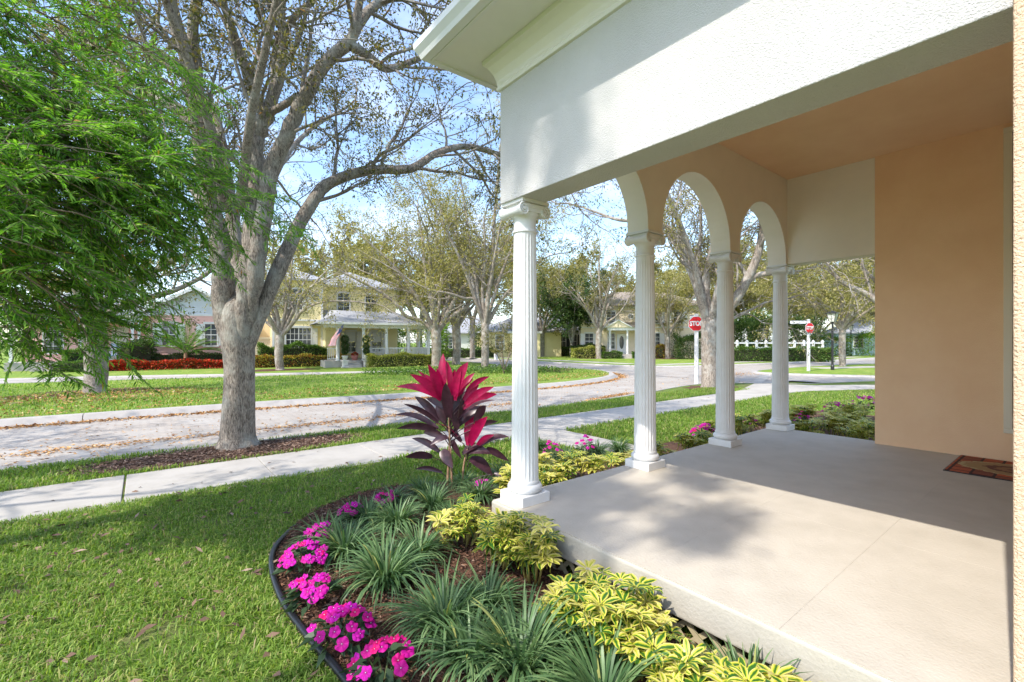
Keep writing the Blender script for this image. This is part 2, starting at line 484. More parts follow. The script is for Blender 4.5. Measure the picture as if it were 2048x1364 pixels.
def mat_variegated():
    """schefflera leaflet: green heart, cream-yellow margin (attribute 'rim' runs 0 midrib .. 1 edge)"""
    m = bpy.data.materials.new('variegated_leaf'); m.use_nodes = True
    nt = m.node_tree; b = nt.nodes['Principled BSDF']; b.inputs['Roughness'].default_value = 0.35; b.inputs['Specular IOR Level'].default_value = 0.5
    at = nt.nodes.new('ShaderNodeAttribute'); at.attribute_name = 'rim'
    oi = nt.nodes.new('ShaderNodeObjectInfo')
    g = nt.nodes.new('ShaderNodeNewGeometry')
    tc = nt.nodes.new('ShaderNodeTexCoord')
    n = nt.nodes.new('ShaderNodeTexNoise'); n.inputs['Scale'].default_value = 26; n.inputs['Detail'].default_value = 2
    nt.links.new(tc.outputs['Object'], n.inputs['Vector'])
    a1 = nt.nodes.new('ShaderNodeMath'); a1.operation = 'MULTIPLY_ADD'; a1.inputs[1].default_value = 0.9; a1.inputs[2].default_value = -0.45
    nt.links.new(n.outputs['Fac'], a1.inputs[0])
    a2 = nt.nodes.new('ShaderNodeMath'); a2.operation = 'ADD'
    nt.links.new(at.outputs['Fac'], a2.inputs[0]); nt.links.new(a1.outputs[0], a2.inputs[1])
    a3 = nt.nodes.new('ShaderNodeMath'); a3.operation = 'MULTIPLY_ADD'; a3.inputs[1].default_value = 0.75; a3.inputs[2].default_value = -0.28
    nt.links.new(oi.outputs['Random'], a3.inputs[0])
    a4 = nt.nodes.new('ShaderNodeMath'); a4.operation = 'ADD'
    nt.links.new(a2.outputs[0], a4.inputs[0]); nt.links.new(a3.outputs[0], a4.inputs[1])
    c = nt.nodes.new('ShaderNodeValToRGB')
    e = c.color_ramp.elements
    e[0].position = 0.30; e[0].color = (0.045, 0.14, 0.018, 1)
    e[1].position = 0.66; e[1].color = (0.62, 0.58, 0.05, 1)
    k = e.new(0.42); k.color = (0.24, 0.36, 0.03, 1)
    k = e.new(1.1 if False else 1.0); k.color = (0.70, 0.62, 0.20, 1)
    nt.links.new(a4.outputs[0], c.inputs['Fac'])
    nt.links.new(c.outputs['Color'], b.inputs['Base Color'])
    t = nt.nodes.new('ShaderNodeBsdfTranslucent'); nt.links.new(c.outputs['Color'], t.inputs['Color'])
    ms = nt.nodes.new('ShaderNodeMixShader'); ms.inputs['Fac'].default_value = 0.28
    nt.links.new(b.outputs['BSDF'], ms.inputs[1]); nt.links.new(t.outputs['BSDF'], ms.inputs[2])
    nt.links.new(ms.outputs['Shader'], nt.nodes['Material Output'].inputs['Surface'])
    M['variegated'] = m


mat_variegated()


def mat_lawn(name, g0, g1, dry, soil, dryness=0.56, soilness=0.70):
    m = bpy.data.materials.new(name); m.use_nodes = True
    nt = m.node_tree; b = nt.nodes['Principled BSDF']; b.inputs['Roughness'].default_value = 0.9; b.inputs['Specular IOR Level'].default_value = 0.1
    tc = nt.nodes.new('ShaderNodeTexCoord')

    def noise(s, d=5, r=0.6):
        n = nt.nodes.new('ShaderNodeTexNoise'); n.inputs['Scale'].default_value = s; n.inputs['Detail'].default_value = d; n.inputs['Roughness'].default_value = r
        nt.links.new(tc.outputs['Object'], n.inputs['Vector']); return n

    def ramp(n, p0, p1):
        r = nt.nodes.new('ShaderNodeValToRGB'); r.color_ramp.elements[0].position = p0; r.color_ramp.elements[1].position = p1
        nt.links.new(n.outputs['Fac'], r.inputs['Fac']); return r

    def mix(f, a, bcol):
        x = nt.nodes.new('ShaderNodeMix'); x.data_type = 'RGBA'
        nt.links.new(f.outputs['Color'], x.inputs['Factor'])
        if isinstance(a, tuple): x.inputs['A'].default_value = (*a, 1)
        else: nt.links.new(a.outputs['Result'], x.inputs['A'])
        x.inputs['B'].default_value = (*bcol, 1); return x
    k = mix(ramp(noise(28, 6, 0.75), 0.35, 0.7), g0, g1)
    k = mix(ramp(noise(1.1, 7, 0.7), dryness, dryness + 0.18), k, dry)
    k = mix(ramp(noise(2.1, 7, 0.75), soilness, soilness + 0.08), k, soil)
    nt.links.new(k.outputs['Result'], b.inputs['Base Color'])
    bp = nt.nodes.new('ShaderNodeBump'); bp.inputs['Strength'].default_value = 0.9; bp.inputs['Distance'].default_value = 0.04
    nt.links.new(noise(45, 5, 0.7).outputs['Fac'], bp.inputs['Height']); nt.links.new(bp.outputs['Normal'], b.inputs['Normal'])
    M[name] = m


mat_lawn('lawn', (0.10, 0.155, 0.03), (0.20, 0.29, 0.055), (0.26, 0.22, 0.12), (0.15, 0.11, 0.075), 0.50, 0.56)
mat_lawn('far_lawn', (0.14, 0.23, 0.035), (0.27, 0.38, 0.065), (0.40, 0.39, 0.12), (0.22, 0.15, 0.08), 0.50, 0.64)


def mat_pavers():
    """street of small clay pavers, worn grey-pink"""
    m = bpy.data.materials.new('pavers'); m.use_nodes = True
    nt = m.node_tree; b = nt.nodes['Principled BSDF']; b.inputs['Roughness'].default_value = 0.85; b.inputs['Specular IOR Level'].default_value = 0.2
    tc = nt.nodes.new('ShaderNodeTexCoord')
    mp = nt.nodes.new('ShaderNodeMapping'); mp.inputs['Rotation'].default_value = (0, 0, R(45))
    nt.links.new(tc.outputs['Object'], mp.inputs['Vector'])
    br = nt.nodes.new('ShaderNodeTexBrick')
    br.inputs['Scale'].default_value = 1.0; br.inputs['Brick Width'].default_value = 0.2; br.inputs['Row Height'].default_value = 0.1
    br.inputs['Mortar Size'].default_value = 0.005; br.inputs['Color1'].default_value = (0.43, 0.375, 0.315, 1); br.inputs['Color2'].default_value = (0.35, 0.31, 0.265, 1)
    br.inputs['Mortar'].default_value = (0.16, 0.13, 0.12, 1); br.inputs['Bias'].default_value = 0.0
    nt.links.new(mp.outputs['Vector'], br.inputs['Vector'])
    n = nt.nodes.new('ShaderNodeTexNoise'); n.inputs['Scale'].default_value = 0.9; n.inputs['Detail'].default_value = 8; n.inputs['Roughness'].default_value = 0.7
    nt.links.new(tc.outputs['Object'], n.inputs['Vector'])
    r = nt.nodes.new('ShaderNodeValToRGB'); r.color_ramp.elements[0].position = 0.40; r.color_ramp.elements[1].position = 0.7
    nt.links.new(n.outputs['Fac'], r.inputs['Fac'])
    x = nt.nodes.new('ShaderNodeMix'); x.data_type = 'RGBA'; x.inputs['B'].default_value = (0.44, 0.415, 0.375, 1)
    nt.links.new(r.outputs['Color'], x.inputs['Factor']); nt.links.new(br.outputs['Color'], x.inputs['A'])
    nt.links.new(x.outputs['Result'], b.inputs['Base Color'])
    bp = nt.nodes.new('ShaderNodeBump'); bp.inputs['Strength'].default_value = 0.5; bp.inputs['Distance'].default_value = 0.008
    nt.links.new(br.outputs['Fac'], bp.inputs['Height']); bp.invert = True
    nt.links.new(bp.outputs['Normal'], b.inputs['Normal'])
    M['pavers'] = m


mat_pavers()


def mat_doormat():
    """printed mat: brick border and a woven oval"""
    m = bpy.data.materials.new('doormat_print'); m.use_nodes = True
    nt = m.node_tree; b = nt.nodes['Principled BSDF']; b.inputs['Roughness'].default_value = 0.95
    tc = nt.nodes.new('ShaderNodeTexCoord')
    br = nt.nodes.new('ShaderNodeTexBrick'); br.inputs['Scale'].default_value = 1.0
    br.inputs['Brick Width'].default_value = 0.17; br.inputs['Row Height'].default_value = 0.17; br.inputs['Mortar Size'].default_value = 0.012
    br.inputs['Color1'].default_value = (0.48, 0.10, 0.03, 1); br.inputs['Color2'].default_value = (0.22, 0.06, 0.03, 1); br.inputs['Mortar'].default_value = (0.05, 0.015, 0.01, 1)
    nt.links.new(tc.outputs['Object'], br.inputs['Vector'])
    mp = nt.nodes.new('ShaderNodeMapping'); mp.inputs['Scale'].default_value = (2.9, 1.9, 1)
    nt.links.new(tc.outputs['Object'], mp.inputs['Vector'])
    ln = nt.nodes.new('ShaderNodeVectorMath'); ln.operation = 'LENGTH'
    nt.links.new(mp.outputs['Vector'], ln.inputs[0])
    n = nt.nodes.new('ShaderNodeTexNoise'); n.inputs['Scale'].default_value = 24; n.inputs['Detail'].default_value = 4
    nt.links.new(tc.outputs['Object'], n.inputs['Vector'])
    ad = nt.nodes.new('ShaderNodeMath'); ad.operation = 'MULTIPLY_ADD'; ad.inputs[1].default_value = 0.35
    nt.links.new(n.outputs['Fac'], ad.inputs[0]); nt.links.new(ln.outputs['Value'], ad.inputs[2])
    r = nt.nodes.new('ShaderNodeValToRGB'); r.color_ramp.interpolation = 'CONSTANT'
    e = r.color_ramp.elements
    e[0].position = 0; e[0].color = (0.16, 0.06, 0.03, 1)
    e[1].position = 0.55; e[1].color = (0.34, 0.22, 0.09, 1)
    k = e.new(0.28); k.color = (0.28, 0.14, 0.06, 1)
    k = e.new(0.42); k.color = (0.14, 0.05, 0.03, 1)
    k = e.new(0.78); k.color = (0.42, 0.34, 0.16, 1)
    sc = nt.nodes.new('ShaderNodeMath'); sc.operation = 'MULTIPLY'; sc.inputs[1].default_value = 0.75
    nt.links.new(ad.outputs[0], sc.inputs[0]); nt.links.new(sc.outputs[0], r.inputs['Fac'])
    st = nt.nodes.new('ShaderNodeMath'); st.operation = 'LESS_THAN'; st.inputs[1].default_value = 1.12
    nt.links.new(ad.outputs[0], st.inputs[0])
    x = nt.nodes.new('ShaderNodeMix'); x.data_type = 'RGBA'
    nt.links.new(st.outputs[0], x.inputs['Factor']); nt.links.new(br.outputs['Color'], x.inputs['A']); nt.links.new(r.outputs['Color'], x.inputs['B'])
    nt.links.new(x.outputs['Result'], b.inputs['Base Color'])
    M['doormat'] = m


mat_doormat()

# ------------------------------------------------------------------ the setting: ground, streets, lawns, kerbs, sidewalks
g = MB().add([(-700, -700, -0.14), (700, -700, -0.14), (700, 700, -0.14), (-700, 700, -0.14)], [(0, 1, 2, 3)]).build('ground', M['far_lawn'])
tag(g, kind='structure')
g = MB().add([(-90, 8.9, -0.08), (120, 8.9, -0.08), (120, 34, -0.08), (-90, 34, -0.08)], [(0, 1, 2, 3)]).build('street', M['pavers'])
tag(g, kind='structure')
g = MB().add([(20, 34.002, -0.08), (36, 34.002, -0.08), (36, 118, -0.08), (20, 118, -0.08)], [(0, 1, 2, 3)]).build('side_street', M['pavers'])
tag(g, kind='structure')
g = MB().add([(24, -80, -0.08), (36, -80, -0.08), (36, 8.898, -0.08), (24, 8.898, -0.08)], [(0, 1, 2, 3)]).build('cross_street', M['pavers'])
tag(g, kind='structure')


def rounded(pts, per=5):
    """smooth the corner points of an outline (open)"""
    return [tuple(p) for p in smooth_path([(x, y, 0) for x, y in pts], per)[:, :2]]


def lawn(name, edge, rest, material='far_lawn', z=0.0):
    poly = list(edge) + list(rest)
    a = sum(poly[i][0] * poly[(i + 1) % len(poly)][1] - poly[(i + 1) % len(poly)][0] * poly[i][1] for i in range(len(poly)))
    if a < 0: poly = poly[::-1]
    o = MB().prism(poly, -0.13, z).build(name, M[material])
    return tag(o, kind='structure')


def kerb(name, edge, side, z=0.0, w=0.26, step=3.0):
    """kerb stones along an outline, the street on the given side"""
    root = tag(empty(name), kind='structure')
    P = np.array(edge, float)
    seg = np.linalg.norm(np.diff(P, axis=0), axis=1); acc = np.concatenate([[0], np.cumsum(seg)])
    tot = acc[-1]; n = max(1, int(tot / step))

    def at(t):
        return np.array((np.interp(t, acc, P[:, 0]), np.interp(t, acc, P[:, 1])))

    def nor(t):
        d = at(min(t + 0.15, tot)) - at(max(t - 0.15, 0)); d /= np.linalg.norm(d) + 1e-9
        return np.array((-d[1], d[0])) * side
    for i in range(n):
        t0, t1 = tot * i / n + 0.008, tot * (i + 1) / n - 0.008
        m = 2 if t1 - t0 > 2.0 else 1
        b = MB()
        prof = [(-0.02, -0.12), (w, -0.075), (w * 0.86, -0.03), (w * 0.55, z + 0.015), (-0.02, z + 0.02)]
        rows = []
        for k in range(m * 2 + 1):
            t = t0 + (t1 - t0) * k / (m * 2); c = at(t); q = nor(t)
            rows.append([(c[0] + q[0] * o, c[1] + q[1] * o, h) for o, h in prof])
        vs = [p for r in rows for p in r]; k5 = len(prof)
        fs = []
        for r in range(len(rows) - 1):
            for k in range(k5):
                k2 = (k + 1) % k5
                fs.append((r * k5 + k, (r + 1) * k5 + k, (r + 1) * k5 + k2, r * k5 + k2))
        fs += [tuple(range(k5)), tuple((len(rows) - 1) * k5 + k for k in range(k5 - 1, -1, -1))]
        b.add(vs, fs).build('kerb_stone', M['kerb_concrete'], root)
    return root


# own block
A_edge = rounded([(-80, 9.2), (-20, 9.2), (4, 9.15), (10, 9.2), (13, 9.5), (16.5, 10.1), (18.5, 10.15), (19.8, 9.6), (20.4, 8.7), (21.3, 7.75), (23.5, 6.9), (25.8, 6.1), (27.0, 4.8), (27.2, 2.0), (27.2, -20), (27.2, -80)])
lawn('front_lawn', A_edge, [(-80, -80)], 'lawn')
kerb('kerb_own_block', A_edge[8:], +1, w=0.14)
# planted island between the two lanes
I_near = rounded([(-80, 14.9), (-20, 14.9), (0, 14.85), (6.7, 14.2), (12, 13.95), (15, 14.15), (18, 15.1), (20.3, 16.9), (21.6, 18.9), (21.7, 20.6), (20.4, 22.2), (16, 23.6), (12, 24.4), (4.4, 25.7), (-0.6, 27.0), (-12, 29.0), (-80, 40)])
lawn('island_lawn', I_near, [], 'far_lawn', 0.05)
kerb('kerb_island', I_near, +1 if False else -1, z=0.05, w=0.42)
# far blocks
N_edge = rounded([(-80, 45), (-12, 33.5), (-0.7, 31), (4.9, 28.8), (12.5, 26.4), (17, 26.6), (20.5, 28.0), (22, 31), (22.5, 40), (24, 52), (26, 118)])
lawn('far_lawn_left', N_edge, [(-80, 118)])
kerb('kerb_far_left', N_edge[4:], -1, w=0.22)
C_edge = rounded([(120, 14), (65, 15.3), (44, 16.6), (32, 18.6), (29.2, 20.6), (28.3, 22.5), (28.0, 27), (28.4, 36), (29, 50), (33, 75), (34, 118)])
lawn('far_lawn_right', C_edge, [(120, 118)])
kerb('kerb_far_right', C_edge[3:], +1, w=0.3)
B_edge = rounded([(34, -80), (34, -5), (32, 2), (29.7, 7), (28.2, 10), (27.9, 11.6), (29, 12.7), (34, 12.9), (41, 12.2), (46, 11.0), (54, 7), (62, -5), (62, -80)])
lawn('corner_lawn', B_edge, [])
kerb('kerb_corner', B_edge, +1, w=0.3)

# sidewalks: every slab is its own piece
walk = tag(empty('sidewalk'), kind='structure')
xs = [-0.17 + 1.52 * k for k in range(-20, 12)]
for i in range(len(xs) - 1):
    gap = 0.011 if abs(xs[i] + 0.17) < 0.01 else 0.003
    gap2 = 0.011 if abs(xs[i + 1] + 0.17) < 0.01 else 0.003
    MB().box(xs[i] + gap, xs[i + 1] - gap2, 6.5, 7.9, -0.06, 0.014 + random.uniform(-.002, .002)).build('paving_slab', M['concrete'], walk, bevel=0.006, seg=1)
xe = xs[-1]
Wn = [(xe, 6.5), (17.4, 6.55), (18.6, 6.35), (20.2, 5.6), (22.2, 4.6), (23.6, 3.0), (24.2, 0.5), (24.3, -3), (24.3, -8)]
Wf = [(xe, 7.9), (18.0, 8.3), (20.1, 8.9), (21.2, 6.95), (23.0, 5.8), (24.8, 3.8), (25.6, 0.8), (25.7, -3), (25.7, -8)]
for i in range(len(Wn) - 1):
    e = 0.003
    MB().prism([Wn[i], Wn[i + 1], Wf[i + 1], Wf[i]], -0.06, 0.013 + 0.001 * (i % 2)).build('paving_slab', M['concrete'], walk, bevel=0.004, seg=1)
path = tag(empty('front_path'), kind='structure')
for k in range(2):
    MB().box(5.55, 6.50, 4.66 + 0.92 * k, 5.575 + 0.92 * k, -0.06, 0.012).build('paving_slab', M['concrete'], path, bevel=0.005, seg=1)
fw = tag(empty('far_sidewalk'), kind='structure')
for a, b2 in [((31.2, 20.9), (45, 18.6)), ((45, 18.6), (66, 17.4)), ((30.6, 23), (30.9, 36)), ((30.9, 36), (31.8, 52))]:
    a = np.array(a); b2 = np.array(b2); d = (b2 - a) / np.linalg.norm(b2 - a); q = np.array((-d[1], d[0])) * 0.6
    n = int(np.linalg.norm(b2 - a) / 3)
    for i in range(n):
        p0 = a + (b2 - a) * i / n + d * 0.01; p1 = a + (b2 - a) * (i + 1) / n - d * 0.01
        MB().prism([tuple(p0 - q), tuple(p1 - q), tuple(p1 + q), tuple(p0 + q)], -0.05, 0.012).build('paving_slab', M['concrete'], fw)
# pale band of pavers across the mouth of the crossing
cw = tag(empty('crosswalk_band'), kind='structure')
a, b2 = np.array((20.6, 8.9)), np.array((28.0, 11.4)); d = (b2 - a) / np.linalg.norm(b2 - a); q = np.array((-d[1], d[0]))
for i in range(26):
    p0 = a + (b2 - a) * i / 26 + d * 0.006; p1 = a + (b2 - a) * (i + 1) / 26 - d * 0.006
    MB().prism([tuple(p0), tuple(p1), tuple(p1 + q * 0.42), tuple(p0 + q * 0.42)], -0.079, -0.072).build('band_paver', M['concrete'], cw)
# lamp-side walk on the corner lawn
cw2 = tag(empty('corner_sidewalk'), kind='structure')
for i in range(7):
    x0 = 35.2 + 0.9 * i
    MB().prism([(35 + 2.4 * i, 10.9 - 0.9 * i), (37.38 + 2.4 * i, 10.0 - 0.9 * i), (37.9 + 2.4 * i, 11.2 - 0.9 * i), (35.5 + 2.4 * i, 12.1 - 0.9 * i)], -0.05, 0.012).build('paving_slab', M['concrete'], cw2)

# mulch: planting bed beside the porch, and rings under the trees
BED_L = smooth_path([(0.86, 0.9, 0), (0.85, 1.7, 0), (0.80, 2.4, 0), (0.745, 2.9, 0), (0.725, 3.44, 0), (0.79, 4.02, 0), (0.95, 4.42, 0), (1.25, 4.86, 0), (1.71, 5.16, 0), (2.3, 5.25, 0), (3.0, 5.0, 0), (3.8, 4.75, 0), (5.3, 4.66, 0)], 5)
bed = [tuple(p[:2]) for p in BED_L] + [(6.6, 4.62), (9.2, 4.4), (10.8, 4.4), (13.2, 4.6), (13.6, 2.0), (9.2, 1.2), (8.0, 1.2), (8.0, 3.2), (2.5, 3.2), (2.5, 0.6)]
o = MB().prism(bed[::-1] if False else bed, -0.05, 0.022).build('mulch_bed', M['mulch'])
tag(o, kind='structure')


def ring(cx, cy, rx, ry, z, seed, name='mulch_ring'):
    rg = random.Random(seed); n = 26
    poly = []
    for k in range(n):
        a = 2 * math.pi * k / n; f = rg.uniform(0.78, 1.12)
        poly.append((cx + rx * f * math.cos(a), cy + ry * f * math.sin(a)))
    return tag(MB().prism(poly, z - 0.05, z + 0.012).build(name, M['mulch']), kind='structure')


ring(1.2, 8.55, 1.9, 0.6, 0.0, 1)
ring(-1.25, 20.9, 2.2, 1.5, 0.05, 2)
ring(17.2, 9.2, 1.3, 0.8, 0.0, 3)
ring(6.7, 31.8, 2.4, 1.2, 0.0, 4)
ring(18.8, 20.8, 2.5, 1.6, 0.05, 5)
ring(39.0, 33.5, 2.8, 2.0, 0.0, 6)
ring(43.6, 28.3, 2.8, 2.0, 0.0, 7)

# ------------------------------------------------------------------ the house with the porch
PZ = 0.362
CT = PZ + 2.60
CEIL = 4.28
house = tag(empty('house', (2.4, 0, 0)), 'white stucco house with arched porch, fluted columns and peach inner walls', 'house')
hl = Vector((2.4, 0, 0))


def hpart(name, mb, m, parent=None, **k):
    o = mb.build(name, m, parent or house, **k)
    if parent is None: o.location = -hl
    return o


# porch slab, floor panels, lattice skirt
hpart('porch_slab', MB().box(2.40, 8.06, -0.6, 3.31, 0.165, PZ - 0.005), M['slab_side'], bevel=0.018, seg=3)
hpart('porch_footing', MB().box(2.62, 7.9, -0.55, 3.1, -0.1, 0.165), M['dark_under'])
xg = [2.412, 3.25, 4.065, 4.88, 5.695, 6.51, 7.325, 8.05]
yg = [-0.59, 0.135, 0.95, 1.765, 2.58, 3.298]
for i in range(len(xg) - 1):
    for j in range(len(yg) - 1):
        hpart('floor_panel', MB().box(xg[i] + .0005, xg[i + 1] - .0005, yg[j] + .0005, yg[j + 1] - .0005, PZ - 0.0052, PZ), M['porch_paint'])
sl = MB().add([(0, -0.022, 0), (0, 0.022, 0), (0, 0.022 + 0.20, 0.20), (0, -0.022 + 0.20, 0.20), (0.012, -0.022, 0), (0.012, 0.022, 0), (0.012, 0.222, 0.20), (0.012, 0.178, 0.20)],
              [(0, 3, 2, 1), (4, 5, 6, 7), (0, 1, 5, 4), (1, 2, 6, 5), (2, 3, 7, 6), (3, 0, 4, 7)]).mesh('slat')
sl.materials.append(M['lattice'])
lat = empty('lattice_skirt', parent=house); lat.location = -hl
for k in range(24):
    y = -0.05 + 0.135 * k
    o = link('slat', sl, None, lat, (2.455, y, -0.03))
    o = link('slat', sl, None, lat, (2.468, y + 0.2, -0.03), None, (1, -1, 1))

# columns
NF = 22


def shaft_mesh():
    zs = [0.19, 0.215, 0.24, 0.9, 1.6, 2.28, 2.31, 2.335]
    vs = []
    per = 8; n = NF * per
    for z in zs:
        t = (z - 0.19) / 2.145
        r = 0.120 - 0.022 * t ** 1.3
        depth = 0.0 if z in (0.19, 2.335) else (0.004 if z in (0.215, 2.31) else 0.0065)
        for k in range(n):
            a = 2 * math.pi * k / n
            ph = (k % per) / per
            d = 0 if ph < 0.13 else math.sin((ph - 0.125) / 0.875 * math.pi) ** 0.7
            rr = r - depth * d
            vs.append((rr * math.cos(a), rr * math.sin(a), z))
    fs = [(i * n + k, i * n + (k + 1) % n, (i + 1) * n + (k + 1) % n, (i + 1) * n + k) for i in range(len(zs) - 1) for k in range(n)]
    m = MB().add(vs, fs)
    return m.mesh('shaft', True)


ME_shaft = shaft_mesh(); ME_shaft.materials.append(M['white_paint'])
b = MB().box(-0.155, 0.155, -0.155, 0.155, 0, 0.085)
ME_pl = b.mesh('plinth'); ME_pl.materials.append(M['white_paint'])
prof = [(0.10, 0.085), (0.142, 0.088)] + [(0.118 + 0.034 * math.cos(a), 0.124 + 0.036 * math.sin(a)) for a in np.linspace(-1.35, 1.45, 12)] + [(0.122, 0.163), (0.126, 0.168), (0.126, 0.182), (0.121, 0.188), (0.119, 0.196), (0.08, 0.196)]
ME_base = MB().lathe(prof, 48).mesh('base', True); ME_base.materials.append(M['white_paint'])


def capital_mesh():
    b = MB()
    b.lathe([(0.08, 2.325), (0.100, 2.333), (0.108, 2.340), (0.108, 2.352), (0.100, 2.362), (0.097, 2.372), (0.097, 2.44), (0.101, 2.452), (0.118, 2.475), (0.126, 2.50), (0.126, 2.52)], 40)
    # cushions (rolled sides) run along y, their spiral ends face +-y
    for s in (-1, 1):
        pr = []
        for t in np.linspace(-1, 1, 17):
            pr.append((0.052 - 0.017 * (1 - t * t) ** 1.2, t * 0.135))
        b.lathe(pr, 22, (s * 0.122, 0, 2.512), 'y')
        for e in (-1, 1):
            sp = []
            for k in range(44):
                a = k / 43 * 2 * math.pi * 2.3
                r = 0.048 * (1 - k / 43) ** 0.85 + 0.006
                sp.append((s * 0.122 + s * r * math.sin(a), e * 0.139, 2.512 + r * math.cos(a)))
            b.tube(sp, np.linspace(0.0085, 0.0055, 44), 6)
            b.lathe([(0.012, -0.006), (0.010, 0.006)], 10, (s * 0.122, e * 0.140, 2.512), 'y')
    for e in (-1, 1):
        b.box(-0.122, 0.122, e * 0.128 - 0.009, e * 0.128 + 0.009, 2.532, 2.562)
        b.box(-0.10, 0.10, e * 0.121 - 0.009, e * 0.121 + 0.009, 2.50, 2.532)
    b.box(-0.120, 0.120, -0.118, 0.118, 2.50, 2.574)
    b.box(-0.150, 0.150, -0.150, 0.150, 2.575, 2.600)
    return b.mesh('capital', False)


ME_cap = capital_mesh(); ME_cap.materials.append(M['white_paint'])
COLX = [2.63, 4.38, 6.18, 7.95]
COLY = 3.12
for x in COLX:
    c = empty('column', (x - 2.4, COLY, PZ), parent=house)
    for nm, me in (('plinth', ME_pl), ('base', ME_base), ('shaft', ME_shaft), ('capital', ME_cap)):
        o = link(nm, me, None, c)
        if nm in ('plinth',):
            m = o.modifiers.new('bevel', 'BEVEL'); m.width = 0.005; m.segments = 2
        if nm in ('capital', 'shaft'):
            pass

# arched front wall
poly = [(2.745, CT)]
hw = 0.135
for i in range(3):
    xa, xb = COLX[i] + hw, COLX[i + 1] - hw
    cx, rr = (xa + xb) / 2, (xb - xa) / 2
    poly.append((xa, CT))
    for k in range(29):
        a = math.pi - math.pi * k / 28
        poly.append((cx + rr * math.cos(a), CT + 0.05 + rr * 1.02 * math.sin(a)))
    poly.append((xb, CT))
poly += [(8.12, CT), (8.12, CEIL), (2.745, CEIL)]
hpart('arch_wall', MB().wallpoly(poly, 2.985, 3.255), M['cream_stucco_shade_lift'])
hpart('side_beam', MB().box(2.46, 2.745, 0.18, 3.255, CT, CEIL), M['white_stucco_sunlit'], bevel=0.006)
hpart('end_beam', MB().box(7.86, 8.12, 1.87, 2.985, CT, CEIL), M['cream_stucco_shade_lift'])
hpart('ceiling', MB().box(2.745, 8.12, -0.6, 2.985, CEIL, CEIL + 0.06), M['peach_stucco'])
hpart('porch_end_wall', MB().box(7.83, 8.2, -0.6, 1.87, PZ + 0.001, CEIL), M['peach_stucco'])
hpart('porch_back_wall', MB().box(2.72, 8.2, -0.9, -0.601, PZ + 0.001, CEIL), M['peach_stucco'])
hpart('side_wall', MB().box(2.405, 2.72, -12, 0.18, 0, 4.2), M['peach_wall'], bevel=0.012)
wn = empty('window', parent=house); wn.location = -hl
for a in [(7.78, 7.835, 0.585, 0.655, 0.75, 4.16), (7.78, 7.835, -0.5, -0.43, 0.75, 4.16), (7.775, 7.835, -0.5, 0.655, 0.70, 0.75), (7.775, 7.835, -0.5, 0.655, 4.16, 4.22)]:
    MB().box(*a).build('window_frame', M['cream_paint'], wn, bevel=0.006)
MB().box(7.805, 7.828, -0.43, 0.585, 0.75, 4.16).build('pane', M['glass'], wn)


def sweep_eave(prof, closed=True):
    """profile (overhang, z) carried round the porch corner"""
    rows = []
    for st in range(3):
        row = []
        for o, z in prof:
            row.append([(2.46 - o, -12.0, z), (2.46 - o, 3.255 + 0.65 * o, z), (9.2, 3.255 + 0.65 * o, z)][st])
        rows.append(row)
    k = len(prof)
    vs = [p for r in rows for p in r]; fs = []
    for r in range(2):
        for i in range(k if closed else k - 1):
            j = (i + 1) % k
            fs.append((r * k + i, r * k + j, (r + 1) * k + j, (r + 1) * k + i))
    if closed: fs += [tuple(range(k))[::-1], tuple(2 * k + i for i in range(k))]
    return MB().add(vs, fs)


hpart('frieze_moulding', sweep_eave([(-0.01, 3.945), (0.022, 3.950), (0.030, 3.972), (0.018, 3.990), (0.026, 4.005), (0.028, 4.03), (0.05, 4.09), (0.095, 4.145), (0.13, 4.165), (0.135, 4.199), (-0.01, 4.199)]), M['soffit_paint'])
hpart('soffit', sweep_eave([(-0.01, 4.2), (0.50, 4.2), (0.50, 4.225), (-0.01, 4.225)]), M['soffit_paint'])
hpart('fascia', sweep_eave([(0.475, 4.185), (0.505, 4.185), (0.505, 4.335), (0.475, 4.335)]), M['white_paint'])
hpart('gutter', sweep_eave([(0.507, 4.19), (0.575, 4.19), (0.592, 4.225), (0.628, 4.27), (0.634, 4.318), (0.624, 4.322), (0.612, 4.315), (0.60, 4.27), (0.57, 4.20), (0.507, 4.20)]), M['aluminium'])
hpart('roof', MB().add([(1.88, -12, 4.345), (1.88, 3.63, 4.345), (9.2, 3.63, 4.345), (9.2, 0.0, 6.0), (5.4, 0.0, 6.0), (5.4, -12, 6.0), (1.88, -12, 4.365), (1.88, 3.63, 4.365), (9.2, 3.63, 4.365), (9.2, 0.0, 6.02), (5.4, 0.0, 6.02), (5.4, -12, 6.02)],
     [(0, 1, 4, 5), (1, 2, 3, 4), (11, 10, 7, 6), (10, 9, 8, 7), (0, 6, 7, 1), (1, 7, 8, 2), (2, 8, 9, 3), (0, 5, 11, 6)]), M['shingle'])

# door mat
dm = empty('door_mat', (7.28, 0.47, PZ))
tag(dm, 'brick-patterned rust red door mat with woven oval on the porch floor', 'door mat')
MB().box(-0.52, 0.52, -0.55, 0.55, 0.001, 0.010).build('mat_backing', M['black_plastic'], dm)
MB().box(-0.508, 0.508, -0.538, 0.538, 0.0105, 0.016).build('mat_face', M['doormat'], dm)
# bed edging
e = MB().tube([(p[0], p[1], 0.045 - 0.05 * min(1, max(0, (p[1] - 4.3) / 0.5))) for p in BED_L], 0.021, 10)
e.add(*(lambda n: ([(p[0], p[1], z) for p in BED_L for z in (-0.03, 0.04 - 0.05 * min(1, max(0, (p[1] - 4.3) / 0.5)))], [(2 * i, 2 * i + 2, 2 * i + 3, 2 * i + 1) for i in range(n - 1)]))(len(BED_L)))
tag(e.build('garden_edging', M['black_plastic'], smooth=True), 'black plastic edging curving round the flower bed', 'edging')

